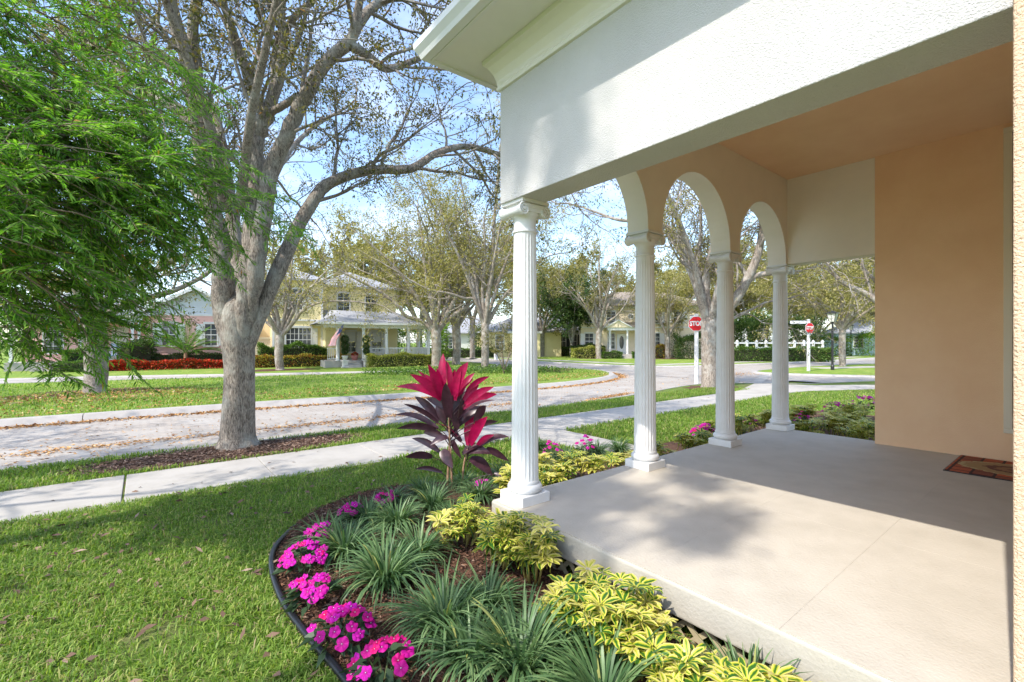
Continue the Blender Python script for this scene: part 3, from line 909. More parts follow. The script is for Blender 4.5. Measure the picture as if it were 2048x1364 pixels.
# ------------------------------------------------------------------ houses across the street
def hipped(b, x0, x1, y0, y1, z0, z1, over=0.35, ridge=None):
    """hip roof over a rectangle, ridge along x"""
    x0 -= over; x1 += over; y0 -= over; y1 += over
    d = (y1 - y0) / 2 if ridge is None else ridge
    ym = (y0 + y1) / 2
    if (x1 - x0) <= 2 * d: d = (x1 - x0) / 2 - 0.05
    return b.add([(x0, y0, z0), (x1, y0, z0), (x1, y1, z0), (x0, y1, z0), (x0 + d, ym, z1), (x1 - d, ym, z1),
                  (x0, y0, z0 - 0.14), (x1, y0, z0 - 0.14), (x1, y1, z0 - 0.14), (x0, y1, z0 - 0.14)],
                 [(0, 1, 5, 4), (1, 2, 5), (2, 3, 4, 5), (3, 0, 4), (9, 8, 7, 6), (0, 6, 7, 1), (1, 7, 8, 2), (2, 8, 9, 3), (3, 9, 6, 0)])


def window(parent, x, z, w, h, y=0.0, cols=2, rows=2, frame='white_paint', shutters=None, sill=True, casing=0.09, blind=False):
    """sash window in a wall that faces -y: frame, panes, glazing bars, shutters"""
    wd = empty('window', (x, y, z), parent=parent)
    c = casing
    for a in [(-w / 2 - c, -w / 2, 0, h), (w / 2, w / 2 + c, 0, h), (-w / 2 - c, w / 2 + c, h, h + c * 1.6), (-w / 2 - c * 1.3, w / 2 + c * 1.3, -0.09, 0)]:
        MB().box(a[0], a[1], -0.06 if a[3] > 0 else -0.1, 0.02, a[2], a[3]).build('frame', M[frame], wd)
    for i in range(cols):
        for j in range(rows):
            x0, x1 = -w / 2 + w * i / cols, -w / 2 + w * (i + 1) / cols
            z0, z1 = h * j / rows, h * (j + 1) / rows
            MB().box(x0 + .016, x1 - .016, -0.012, 0.015, z0 + .016, z1 - .016).build('pane', M['glass'], wd)
    b = MB()
    for i in range(1, cols): b.box(-w / 2 + w * i / cols - .016, -w / 2 + w * i / cols + .016, -0.03, 0.015, 0, h)
    for j in range(1, rows):
        t = 0.028 if j * 2 == rows else 0.015
        b.box(-w / 2, w / 2, -0.028, 0.014, h * j / rows - t, h * j / rows + t)
    if b.v: b.build('glazing_bars', M[frame], wd)
    if blind:
        MB().box(-w / 2 + .02, w / 2 - .02, -0.022, -0.014, h * 0.5, h - .02).build('blind', M['sign_white'], wd)
    if shutters:
        sw = shutters[1]
        for s in (-1, 1):
            sb = MB().box(-sw / 2, sw / 2, -0.05, 0.015, 0, h)
            for k in (0.06, 0.52):
                sb.box(-sw / 2 + .05, sw / 2 - .05, -0.062, -0.045, h * k, h * (k + 0.42))
            sb.build('shutter', M[shutters[0]], wd, loc=(s * (w / 2 + c + sw / 2 + 0.02), 0, 0))
    return wd


def clapboards(x0, x1, z0, z1, y, step=0.17, gable=None):
    """overlapping boards; gable = (apex x, apex z) clips each board to the slopes"""
    b = MB(); z = z0
    while z < z1 - 0.02:
        zt = min(z + step, z1); a0, a1, c0, c1 = x0, x1, x0, x1
        if gable:
            ax, az = gable

            def lim(zz):
                t = (zz - z0) / (az - z0)
                return x0 + (ax - x0) * t, x1 + (ax - x1) * t
            (a0, a1), (c0, c1) = lim(z), lim(zt)
        b.add([(a0, y - 0.03, z), (a1, y - 0.03, z), (c1, y - 0.004, zt), (c0, y - 0.004, zt), (a0, y + 0.02, z), (a1, y + 0.02, z)],
              [(0, 1, 2, 3), (0, 4, 5, 1)])
        z += step
    return b


# pink cottage -----------------------------------------------------
pk = tag(empty('pink_cottage', (0.14, 39.52, 0), R(-8)), 'pink clapboard cottage with pale shingled gable and white shutters', 'house')
MB().box(0.05, 5.6, 0.03, 7, -0.1, 3.65).build('wall', M['pink_siding'], pk)
clapboards(0, 5.6, 0.1, 3.62, 0.0, 0.19).build('siding', M['pink_siding'], pk)
MB().box(-6.2, 0.04, 1.6, 7, -0.1, 3.5).build('porch_wall', M['pink_siding'], pk)
gb = MB().wallpoly([(-0.3, 3.66), (5.9, 3.66), (2.8, 5.45)], 0.06, 0.3)
gb.build('gable_wall', M['pale_shakes'], pk)
b = clapboards(-0.25, 5.85, 3.68, 5.40, 0.05, 0.16, (2.8, 5.42)); b.build('gable_shingles', M['pale_shakes'], pk)
rf = MB()
for s, xe in ((-1, -0.75), (1, 6.35)):
    p = [(2.8, -0.45, 5.62), (xe, -0.45, 3.56), (xe, 8, 3.56), (2.8, 8, 5.62)]
    rf.hexa([(x, y, z - 0.1) for x, y, z in p], p) if s < 0 else rf.hexa([(x, y, z - 0.1) for x, y, z in p[::-1]], p[::-1])
ro = rf.build('roof', M['shingle'], pk)
bb = MB()
for xe in (-0.75, 6.35):
    bb.hexa([(2.8, -0.50, 5.40), (xe, -0.50, 3.34), (xe, -0.46, 3.34), (2.8, -0.46, 5.40)], [(2.8, -0.50, 5.63), (xe, -0.50, 3.57), (xe, -0.46, 3.57), (2.8, -0.46, 5.63)])
bb.build('bargeboard', M['white_paint'], ro)
MB().box(-0.2, 5.8, -0.03, 0.03, 3.58, 3.70).build('trim_band', M['white_paint'], pk)
r2 = hipped(MB(), -6.6, 0.3, -0.2, 7, 3.62, 5.6, 0.3).build('porch_roof', M['shingle'], pk)
MB().box(-6.6, -0.1, -0.28, -0.1, 3.05, 3.48).build('porch_beam', M['white_paint'], pk)
MB().box(-6.6, 0.0, -0.2, 1.6, -0.1, 0.5).build('porch_floor', M['concrete'], pk)
for x in (-0.28, -0.62, -3.2, -6.3):
    c = MB().box(x - .07, x + .07, -0.26, -0.12, 0.5, 3.05); c.box(x - .1, x + .1, -0.29, -0.09, 1.9, 1.98); c.box(x - .1, x + .1, -0.29, -0.09, 0.5, 0.62)
    c.build('porch_post', M['white_paint'], pk)
br = MB()
for k in range(9):
    a0, a1 = k / 9 * math.pi / 2, (k + 1) / 9 * math.pi / 2
    br.hexa([(-1.25 + .55 * math.sin(a0), -.23, 2.45 + .55 * math.cos(a0)), (-1.25 + .55 * math.sin(a1), -.23, 2.45 + .55 * math.cos(a1)), (-1.25 + .55 * math.sin(a1), -.15, 2.45 + .55 * math.cos(a1)), (-1.25 + .55 * math.sin(a0), -.15, 2.45 + .55 * math.cos(a0))],
            [(-1.25 + .55 * math.sin(a0), -.23, 3.04), (-1.25 + .55 * math.sin(a1), -.23, 3.04), (-1.25 + .55 * math.sin(a1), -.15, 3.04), (-1.25 + .55 * math.sin(a0), -.15, 3.04)])
br.build('porch_bracket', M['white_paint'], pk)
for zz in ((1.28, 1.36), (0.6, 0.66)): MB().box(-2.9, -0.7, -0.22, -0.16, *zz).build('rail', M['white_paint'], pk)
for k in range(19):
    MB().box(-2.86 + k * .118, -2.82 + k * .118, -0.21, -0.17, 0.66, 1.28).build('baluster', M['white_paint'], pk)
for k in range(3):
    MB().box(-5.2, -3.5, -0.3 - 0.32 * (k + 1), -0.2 - 0.32 * k, -0.05, 0.5 - 0.15 * (k + 1)).build('step', M['concrete'], pk)
d = MB().box(-2.0, -1.1, 1.54, 1.6, 0.5, 2.75); d.box(-1.9, -1.55, 1.52, 1.54, 1.7, 2.6); d.box(-1.5, -1.2, 1.52, 1.54, 1.7, 2.6); d.build('door', M['cream_paint'], pk)
window(pk, -2.75, 1.05, 0.85, 1.75, 1.6, 2, 4)
window(pk, -4.9, 1.05, 0.85, 1.75, 1.6, 2, 4)
window(pk, 1.30, 1.50, 0.72, 1.52, -0.02, 2, 4, shutters=('white_paint', 0.42))
window(pk, 3.70, 1.50, 0.72, 1.52, -0.02, 2, 4, shutters=('white_paint', 0.42))

pc = tag(empty('porch_chair', (-1.35, 39.3, 0.5), R(-8)), 'blue slatted chair on the pink cottage porch', 'chair')
b = MB()
for k in range(7): MB().box(-0.28 + k * .085, -0.225 + k * .085, 0.25, 0.28, 0.4, 1.15).build('back_slat', M['blue_paint'], pc)
MB().box(-0.3, 0.34, -0.25, 0.28, 0.36, 0.41).build('seat', M['blue_paint'], pc)
for x in (-0.28, 0.28):
    for y in (-0.22, 0.24): MB().box(x - .03, x + .03, y - .03, y + .03, 0, 0.36).build('leg', M['blue_paint'], pc)

# yellow house -----------------------------------------------------
yl = tag(empty('yellow_house', (7.46, 37.53, 0), R(-8)), 'yellow two-storey house with white columned wraparound porch', 'house')
MB().box(0, 3.4, 0, 9, -0.1, 6.5).build('wall', M['yellow_wall'], yl)
MB().box(3.4, 9.5, 1.2, 9, -0.1, 6.3).build('porch_side_wall', M['yellow_wall'], yl)
MB().box(-1.9, 0.0, 3.0, 9, -0.1, 5.9).build('side_wing', M['cream_wall'], yl)
hipped(MB(), -1.9, 0.0, 3.0, 9, 5.9, 7.0).build('side_roof', M['shingle'], yl)
hipped(MB(), 0, 3.4, 0, 9, 6.5, 7.9).build('roof', M['shingle'], yl)
hipped(MB(), 3.4, 9.5, 1.2, 9, 6.3, 8.0).build('main_roof', M['shingle'], yl)
for a in [(-0.03, 0.13, -0.04, 0.06, 0, 6.4), (3.30, 3.46, -0.04, 0.06, 0, 6.4)]:
    MB().box(*a).build('corner_board', M['white_paint'], yl)
MB().box(-0.02, 3.42, -0.05, 0.0, 3.33, 3.47).build('band_course', M['white_paint'], yl)
window(yl, 1.75, 1.05, 1.7, 1.75, -0.01, 6, 4, shutters=('white_paint', 0.36), casing=0.11)
MB().box(1.72, 1.78, -0.05, -0.01, 1.05, 2.8).build('mullion', M['white_paint'], yl)
window(yl, 1.35, 4.2, 1.3, 1.5, -0.01, 4, 4, shutters=('white_paint', 0.5))
window(yl, 5.2, 4.3, 0.9, 1.4, 1.19, 2, 4); window(yl, 7.4, 4.3, 0.9, 1.4, 1.19, 2, 4)
oc = empty('round_window', (2.95, -0.02, 5.15), parent=yl)
MB().lathe([(0.33, -0.05), (0.33, 0.02)], 8, ax='y').build('frame', M['white_paint'], oc)
MB().lathe([(0.25, -0.06), (0.25, -0.049)], 8, ax='y').build('pane', M['glass'], oc)
# wraparound porch (local offset of the porch front)
py = -4.45; x0 = 2.61


def yp(name, a, m, parent=None, **k): return MB().box(*a).build(name, M[m], parent or yl, **k)


PX = [x0 + 1.16, x0 + 2.89, x0 + 4.52, x0 + 6.17, x0 + 7.73]
yp('porch_floor', (x0 + 0.3, x0 + 7.95, py - 0.15, 1.2, -0.1, 0.46), 'concrete')
yp('porch_beam', (x0 + 0.25, x0 + 7.9, py - 0.1, py + 0.15, 2.74, 3.0), 'white_paint')
yp('porch_side_beam', (x0 + 7.65, x0 + 7.9, py + 0.15, 1.2, 2.74, 3.0), 'white_paint')
yp('porch_ceiling', (x0 + 0.25, x0 + 7.65, py + 0.15, 1.2, 2.96, 3.0), 'white_paint')
b = MB()
e0 = [(x0 - 0.15, py - 0.45, 3.06), (x0 + 8.25, py - 0.45, 3.06), (x0 + 8.25, 1.2, 3.06), (x0 - 0.15, 1.2, 3.06)]
e1 = [(x0 + 1.9, -1.2, 4.15), (x0 + 6.2, -1.2, 4.15), (x0 + 6.9, 1.2, 4.3), (x0 + 1.0, 1.2, 4.3)]
b.hexa(e0, e1).build('porch_roof', M['shingle'], yl)
yp('porch_gutter', (x0 - 0.2, x0 + 8.3, py - 0.56, py - 0.40, 2.97, 3.12), 'white_paint')
for x in PX:
    c = MB().lathe([(0.15, 0.46), (0.15, 0.52), (0.125, 0.56), (0.105, 2.6), (0.12, 2.64), (0.14, 2.66), (0.14, 2.74)], 16, (x, py, 0))
    c.build('porch_column', M['white_paint'], yl, smooth=False)
for x, y in ((PX[4], -2.2), (PX[4], 0.6)):
    MB().lathe([(0.15, 0.46), (0.125, 0.56), (0.105, 2.6), (0.14, 2.66), (0.14, 2.74)], 16, (x, y, 0)).build('porch_column', M['white_paint'], yl)
for a0, a1 in ((PX[1], PX[2]), (PX[2], PX[3]), (PX[3], PX[4]), (x0 + 0.35, PX[0])):
    yp('rail', (a0 + .12, a1 - .12, py - .04, py + .04, 1.27, 1.34), 'white_paint'); yp('rail', (a0 + .12, a1 - .12, py - .03, py + .03, 0.56, 0.62), 'white_paint')
    n = int((a1 - a0 - .24) / 0.115)
    for k in range(n):
        yp('baluster', (a0 + .14 + k * .115, a0 + .175 + k * .115, py - .018, py + .018, 0.62, 1.27), 'white_paint')
b = MB().box(PX[4] - .04, PX[4] + .04, py + .1, 1.1, 1.27, 1.34)
b.build('side_railing', M['white_paint'], yl)
for k in range(34): yp('baluster', (PX[4] - .018, PX[4] + .018, py + .2 + k * .17, py + .235 + k * .17, 0.5, 1.27), 'white_paint')
for k in range(3):
    yp('step', (PX[0] + .25, PX[1] - .3, py - .15 - .32 * (k + 1), py - .15 - .32 * k, -0.05, 0.46 - 0.14 * (k + 1)), 'concrete')
# porch back wall with board panels, windows, door
yp('porch_back_wall', (3.46, x0 + 7.0, 1.10, 1.2, 0.46, 2.96), 'yellow_wall')
yp('entry_wall', (3.46, 4.3, -1.2, 1.1, 0.46, 2.96), 'yellow_wall')
for k, (xx, ww) in enumerate([(5.0, .42), (6.15, .42), (7.05, .42), (8.35, .42)]):
    yp('shutter_panel', (xx, xx + ww, 1.03, 1.10, 0.75, 2.62), 'white_paint')
window(yl, 5.75, 0.95, 0.75, 1.65, 1.09, 2, 4, blind=True)
window(yl, 7.85, 0.95, 0.75, 1.65, 1.09, 2, 4, blind=True)

# flag on a staff by the first porch column
p0 = Vector(W(676, 668, 32.0)); p1 = Vector(W(687, 648, 31.4))
fl = tag(empty('flag', tuple(W(673, 690, 32.0))), 'striped red, white and blue flag on a slanting staff at the yellow porch', 'flag')
o0 = fl.location
MB().tube([tuple(Vector(W(671, 676, 32.0)) - o0), tuple(Vector(W(688, 646, 31.3)) - o0)], 0.022, 8).build('staff', M['sign_white'], fl)
A = [Vector(W(688, 647, 31.3)) - o0, Vector(W(672, 664, 31.5)) - o0]           # along the staff (hoist)
Bv = [Vector(W(670, 689, 31.0)) - o0, Vector(W(653, 691, 31.2)) - o0]            # fly end


def flagpt(s, t):
    a = A[0].lerp(A[1], s); b = Bv[0].lerp(Bv[1], s)
    p = a.lerp(b, t)
    p.z -= 0.10 * math.sin(t * 2.4) * (1 - s * 0.3)
    off = 0.07 * math.sin(t * 7 + s * 2.2) * t
    return (p.x + off, p.y - off * 1.4, p.z)


for k in range(13):
    b = MB(); n = 16; t0 = 0.0 if k > 6 else 0.4
    rows = [[flagpt((k + q) / 13, t0 + (1 - t0) * i / n) for q in (0, 1)] for i in range(n + 1)]
    b.add([p for r in rows for p in r], [(2 * i, 2 * i + 2, 2 * i + 3, 2 * i + 1) for i in range(n)])
    o = b.build('stripe', M['flag_red' if k % 2 == 0 else 'flag_white'], fl)
    o.modifiers.new('solid', 'SOLIDIFY').thickness = 0.006
b = MB(); rows = [[flagpt(q / 7 * 7 / 13, 0.4 * i / 8) for q in range(8)] for i in range(9)]
b.add([p for r in rows for p in r], [(8 * i + q, 8 * i + 8 + q, 8 * i + 9 + q, 8 * i + 1 + q) for i in range(8) for q in range(7)])
cn = b.build('canton', M['flag_blue'], fl); cn.modifiers.new('solid', 'SOLIDIFY').thickness = 0.008
st = MB()
for i in range(6):
    for q in range(5):
        c = Vector(flagpt((q + .6) / 5 * 6.2 / 13, 0.4 * (i + .5) / 6)); d = Vector((0.012, 0, 0.02))
        for sgn in (-1, 1):
            st.add([(c.x - .014, c.y + sgn * .012, c.z), (c.x, c.y + sgn * .012, c.z - .018), (c.x + .014, c.y + sgn * .012, c.z), (c.x, c.y + sgn * .012, c.z + .018)], [(0, 1, 2, 3)])
st.build('stars', M['flag_white'], cn)


def at_yl(x, y, z):
    a = R(-8); return (7.46 + x * math.cos(a) - y * math.sin(a), 37.53 + x * math.sin(a) + y * math.cos(a), z)


# stone pedestals with topiary balls either side of the steps, pink pot on the porch
def blob(c, r, n, rng, L=0.06, Wd=0.035, squash=1.0):
    d = nrm(rng.normal(0, 1, (n, 3))); rr = r * rng.uniform(0.72, 1.05, n)[:, None]
    P = np.array(c) + d * rr * np.array((1, 1, squash))
    return leaves(P, nrm(d + rng.normal(0, 0.7, (n, 3))), L * rng.uniform(.7, 1.3, n), Wd, rng)


def merge(parts):
    V = []; Q = []; o = 0
    for v, q in parts:
        V.append(v); Q.append(q + o); o += len(v)
    return np.vstack(V), np.vstack(Q)


def topiary(px, lab):
    loc = at_yl(px, py - 0.62, 0)
    t = tag(empty('topiary', loc), lab, 'topiary', 'topiaries flanking the porch steps')
    MB().box(-.2, .2, -.2, .2, 0, 0.1).box(-.16, .16, -.16, .16, 0.1, 0.42).box(-.21, .21, -.21, .21, 0.42, 0.5).build('pedestal', M['stone_urn'], t, bevel=0.01)
    MB().lathe([(0.09, 0.5), (0.17, 0.62), (0.21, 0.78), (0.22, 0.82), (0.17, 0.8)], 18).build('urn', M['stone_urn'], t, smooth=True)
    MB().tube([(0, 0, 0.75), (0.01, 0, 1.9)], 0.025, 8).build('stem', M['cane'], t)
    for i, (z, r) in enumerate(((1.95, 0.25), (1.5, 0.23), (1.12, 0.2))):
        v, q = blob((0, 0, z), r, 900, RNG, 0.07, 0.045)
        link('foliage_ball', npmesh('foliage_ball', v, q), M['dark_leaf'], t)


topiary(PX[0] + 0.35, 'tiered topiary left of the yellow porch steps, under the flag')
topiary(PX[1] + 0.05, 'tiered topiary in stone urn right of the yellow porch steps')
pt = tag(empty('flower_pot', at_yl(PX[1] - 0.55, py + 0.25, 0.46)), 'pink pot of rosy flowers at the top of the porch steps', 'flower pot')
MB().lathe([(0.16, 0), (0.24, 0.28), (0.26, 0.34), (0.22, 0.33)], 20).build('pot', M['terracotta'], pt, smooth=True)
v, q = blob((0, 0, 0.42), 0.22, 300, RNG, 0.08, 0.06, 0.6); link('blooms', npmesh('blooms', v, q), M['red_bloom'], pt)

# lattice-topped fence between pink and yellow house
fn = tag(empty('garden_fence', (5.6, 38.2, 0), R(-8)), 'cream panel fence with lattice top beside the yellow house', 'fence')
MB().box(0, 1.9, 0, 0.06, 0, 1.55).build('fence_panel', M['cream_wall'], fn)
MB().box(0, 1.9, -0.02, 0.08, 2.0, 2.08).build('top_rail', M['cream_wall'], fn)
for x in (0, 1.85): MB().box(x - .06, x + .06, -0.04, 0.1, 0, 2.15).build('post', M['cream_wall'], fn)
for k in range(13):
    for s in (-1, 1):
        x = 0.1 + k * .14
        MB().hexa([(x - .02, .02, 1.55), (x + .02, .02, 1.55), (x + .02, .04, 1.55), (x - .02, .04, 1.55)], [(x + s * .2 - .02, .02, 2.0), (x + s * .2 + .02, .02, 2.0), (x + s * .2 + .02, .04, 2.0), (x + s * .2 - .02, .04, 2.0)]).build('lattice_strip', M['cream_wall'], fn)

# cream house with oval door --------------------------------------
cr_ = tag(empty('cream_house', (37.73 + 1.3, 33.87 + 1.3, 0), R(-45)), 'cream two-storey house with pedimented porch and oval glass door', 'house')
MB().box(-0.9, 12.5, 0, 8, -0.1, 5.7).build('wall', M['cream_wall'], cr_)
hipped(MB(), -0.9, 12.5, 0, 8, 5.8, 7.7, 0.5).build('roof', M['brown_shingle'], cr_)
MB().box(-0.92, 12.5, -0.06, 0, 5.45, 5.7).build('frieze', M['white_paint'], cr_)
MB().box(-0.92, 12.5, -0.04, 0, 3.3, 3.42).build('band_course', M['white_paint'], cr_)
window(cr_, 0.0, 1.0, 0.9, 1.7, -0.01, 2, 4, shutters=('white_paint', 0.4))
window(cr_, 0.0, 3.9, 0.9, 1.3, -0.01, 2, 4)
window(cr_, 2.4, 3.8, 0.9, 1.3, -0.01, 2, 4)
window(cr_, 7.2, 1.0, 0.9, 1.7, -0.01, 2, 4, shutters=('white_paint', 0.4))
window(cr_, 7.2, 3.8, 0.9, 1.3, -0.01, 2, 4, shutters=('white_paint', 0.4))
window(cr_, 9.6, 3.8, 0.9, 1.3, -0.01, 2, 4, shutters=('white_paint', 0.4))
rw = empty('round_window', (4.55, -0.02, 4.6), parent=cr_)
MB().lathe([(0.32, -0.05), (0.32, 0.02)], 20, ax='y').build('frame', M['white_paint'], rw)
MB().lathe([(0.24, -0.06), (0.24, -0.049)], 20, ax='y').build('pane', M['glass'], rw)
for k in range(4):
    a = k * math.pi / 4
    MB().tube([(-.24 * math.cos(a), -.062, -.24 * math.sin(a)), (.24 * math.cos(a), -.062, .24 * math.sin(a))], 0.012, 4).build('glazing_bar', M['white_paint'], rw)
MB().box(1.9, 5.9, -2.0, 0, -0.1, 0.45).build('porch_floor', M['concrete'], cr_)
for k in range(2): MB().box(3.0, 4.4, -2.0 - .3 * (k + 1), -2.0 - .3 * k, 0, 0.45 - .15 * (k + 1)).build('step', M['concrete'], cr_)
for x in (2.1, 3.95, 5.7):
    MB().lathe([(0.14, 0.45), (0.12, 0.55), (0.1, 2.85), (0.14, 2.9), (0.14, 3.0)], 14, (x, -1.8, 0)).build('porch_column', M['white_paint'], cr_)
MB().box(1.85, 5.95, -1.95, 0, 3.0, 3.3).build('porch_beam', M['white_paint'], cr_)
pf = MB().wallpoly([(1.7, 3.3), (4.3, 3.3), (3.0, 4.05)], -2.05, 0).build('pediment', M['cream_wall'], cr_)
for s in (1.6, 4.4):
    MB().hexa([(3.0, -2.15, 4.02), (s, -2.15, 3.24), (s, 0, 3.24), (3.0, 0, 4.02)], [(3.0, -2.15, 4.16), (s, -2.15, 3.38), (s, 0, 3.38), (3.0, 0, 4.16)]).build('rake', M['white_paint'], pf)
MB().hexa([(4.3, -2.1, 3.3), (6.1, -2.1, 3.3), (6.1, 0, 3.3), (4.0, 0, 3.3)], [(4.31, -2.05, 3.36), (6.05, -2.05, 3.36), (5.9, 0, 3.95), (3.6, 0, 3.95)]).build('porch_roof', M['brown_shingle'], cr_)
dr = empty('door', (3.55, -0.03, 0.45), parent=cr_)
MB().box(-.5, .5, -.03, .02, 0, 2.2).build('door_leaf', M['white_paint'], dr)
n = 24
MB().add([(.24 * math.cos(2 * math.pi * k / n), -.034 - .012 * j, 1.25 + .72 * math.sin(2 * math.pi * k / n)) for j in (0, 1) for k in range(n)],
         [tuple(range(n, 2 * n))] + [(k, (k + 1) % n, n + (k + 1) % n, n + k) for k in range(n)]).build('oval_glass', M['glass'], dr)
window(cr_, 2.45, 1.0, 0.7, 1.7, -0.01, 2, 4)

# white cottage with dark shutters ----------------------------------
wh = tag(empty('white_cottage', (38.39, 43.57, 0), R(-30)), 'low white cottage with dark shutters behind the trees', 'house')
MB().box(-4, 7.0, 0, 7, -0.1, 3.25).build('wall', M['white_wall'], wh)
hipped(MB(), -4, 7, 0, 7, 3.3, 5.2, 0.5).build('roof', M['shingle'], wh)
for x in (1.4, 3.55, 5.0):
    window(wh, x, 0.95, 0.75, 1.75, -0.01, 2, 2, shutters=('dark_shutter', 0.3), blind=(x == 1.4))
MB().box(-4, 7, -0.04, 0, 3.0, 3.2).build('frieze', M['white_paint'], wh)

# pale blue house far right, yellow garage, pale bungalow --------------
def simple_house(name, lab, u, Y, rot, w, dpt, h, rise, wallm, roofm, wins):
    p = W(u, 700, Y)
    r = tag(empty(name, (p[0], p[1], 0), R(rot)), lab, 'house')
    MB().box(0, w, 0, dpt, -0.1, h).build('wall', M[wallm], r)
    hipped(MB(), 0, w, 0, dpt, h + .02, h + rise, 0.5).build('roof', M[roofm], r)
    MB().box(-.3, w + .3, -.46, -.40, h - .12, h + .06).build('fascia', M['white_paint'], r)
    for x, z, ww, hh, fr in wins:
        window(r, x, z, ww, hh, -.01, 2, 4, frame=fr)
    return r


simple_house('blue_bungalow', 'pale blue bungalow with grey hip roof beyond the lamp posts', 1672, 62, -60, 14, 9, 3.0, 2.2, 'blue_wall', 'shingle', [(2.5, 1, 1, 1.5, 'white_paint'), (6, 1, 1, 1.5, 'white_paint')])
gr = simple_house('yellow_garage_house', 'yellow single-storey house with pillared front behind the street trees', 976, 54, -25, 9, 8, 3.0, 2.0, 'yellow_wall', 'shingle', [(1.4, .9, .9, 1.6, 'white_paint')])
for x in (2.6, 4.2, 5.8): MB().box(x - .18, x + .18, -1.2, -.84, 0, 2.75).build('pillar', M['yellow_wall'], gr)
MB().box(2.2, 6.2, -1.3, 0, 2.75, 3.0).build('canopy', M['white_paint'], gr)
wb = simple_house('white_bungalow', 'white bungalow with grey roof glimpsed between oak trunks', 868, 62, -20, 11, 8, 3.0, 2.4, 'white_wall', 'shingle', [(2.0, .9, 1, 1.6, 'white_paint'), (5.5, .9, 1, 1.6, 'white_paint'), (8.5, .9, 1, 1.6, 'white_paint')])

# ------------------------------------------------------------------ signs, lamps, posts
def text_mesh(s, size, m, parent, loc, rot, name='lettering', bold=0.0, sx=1.0):
    cu = bpy.data.curves.new(name, 'FONT')
    cu.body = s; cu.size = size; cu.align_x = 'CENTER'; cu.align_y = 'CENTER'; cu.extrude = 0.003; cu.offset = bold
    tmp = bpy.data.objects.new(name, cu); COL.objects.link(tmp)
    dg = bpy.context.evaluated_depsgraph_get(); dg.update()
    me = bpy.data.meshes.new_from_object(tmp.evaluated_get(dg)); me.name = name
    bpy.data.objects.remove(tmp)
    me.materials.clear()
    return link(name, me, m, parent, loc, rot, (sx, 1, 1))


def octagon(r, y0, y1):
    pts = [(r * math.cos(R(22.5 + 45 * k)), r * math.sin(R(22.5 + 45 * k))) for k in range(8)]
    return MB().wallpoly(pts, y0, y1)


def stop_sign(loc, face, h, lab, post_w, post_h, blades=(), rear=False, size=0.36, zb=-0.03):
    """post with octagon that faces local -y"""
    r = tag(empty('stop_sign', (loc[0], loc[1], zb), face), lab, 'stop sign', 'stop signs at the crossing')
    pb = MB().box(-post_w / 2, post_w / 2, -post_w / 2, post_w / 2, 0, post_h)
    pb.build('post', M['sign_white'], r, bevel=0.008)
    pl = octagon(size, -post_w / 2 - 0.028, -post_w / 2 - 0.012).build('sign_border', M['sign_white'], r, loc=(0, 0, h))
    octagon(size * 0.94, -post_w / 2 - 0.034, -post_w / 2 - 0.0285).build('sign_face', M['sign_red'], pl)
    text_mesh('STOP', size * 0.80, M['sign_white'], pl, (0, -post_w / 2 - 0.037, 0), (R(90), 0, 0), 'lettering', 0.012, 0.80)
    octagon(size * 0.98, -post_w / 2 - 0.0118, -post_w / 2 - 0.009).build('sign_back', M['sign_grey'], r, loc=(0, 0, h))
    for (z, ang, ln, side) in blades:
        bl = empty('street_name_blade', (0, 0, z), ang, r)
        x0, x1 = (0.08, 0.08 + ln) if side > 0 else (-0.08 - ln, -0.08)
        MB().box(x0, x1, -0.012, 0.012, -0.11, 0.11).build('blade_border', M['sign_dark'], bl)
        MB().box(x0 + .03, x1 - .03, -0.015, 0.015, -0.085, 0.085).build('blade_face', M['sign_white'], bl)
        rg = random.Random(int(z * 100))
        mk = MB(); x = x0 + .09
        while x < x1 - .12:
            w = rg.uniform(.02, .05)
            mk.box(x, x + w, -0.0165, -0.0152, -0.035, 0.035 if rg.random() > .3 else 0.02); x += w + rg.uniform(.015, .05)
        mk.build('faded_marks', M['sign_grey'], bl)
    return r


p = G(1393, 768)
stop_sign(p, R(-67), 2.54, 'red stop sign on white post against the oak trunk', 0.15, 2.95, blades=((2.82, R(115), 0.75, 1),), size=0.325)
p = G(1617, 742)
stop_sign(p, R(-25), 2.62, 'red stop sign with street-name blade on the corner lawn by the lamp post', 0.13, 3.15, blades=((2.98, R(-27), 0.95, -1),), size=0.34)
p = G(1338, 715)
stop_sign(p, R(125), 2.45, 'stop sign seen from its grey back, across the street', 0.14, 3.2, blades=((2.85, R(158), 1.3, 1),), size=0.38)


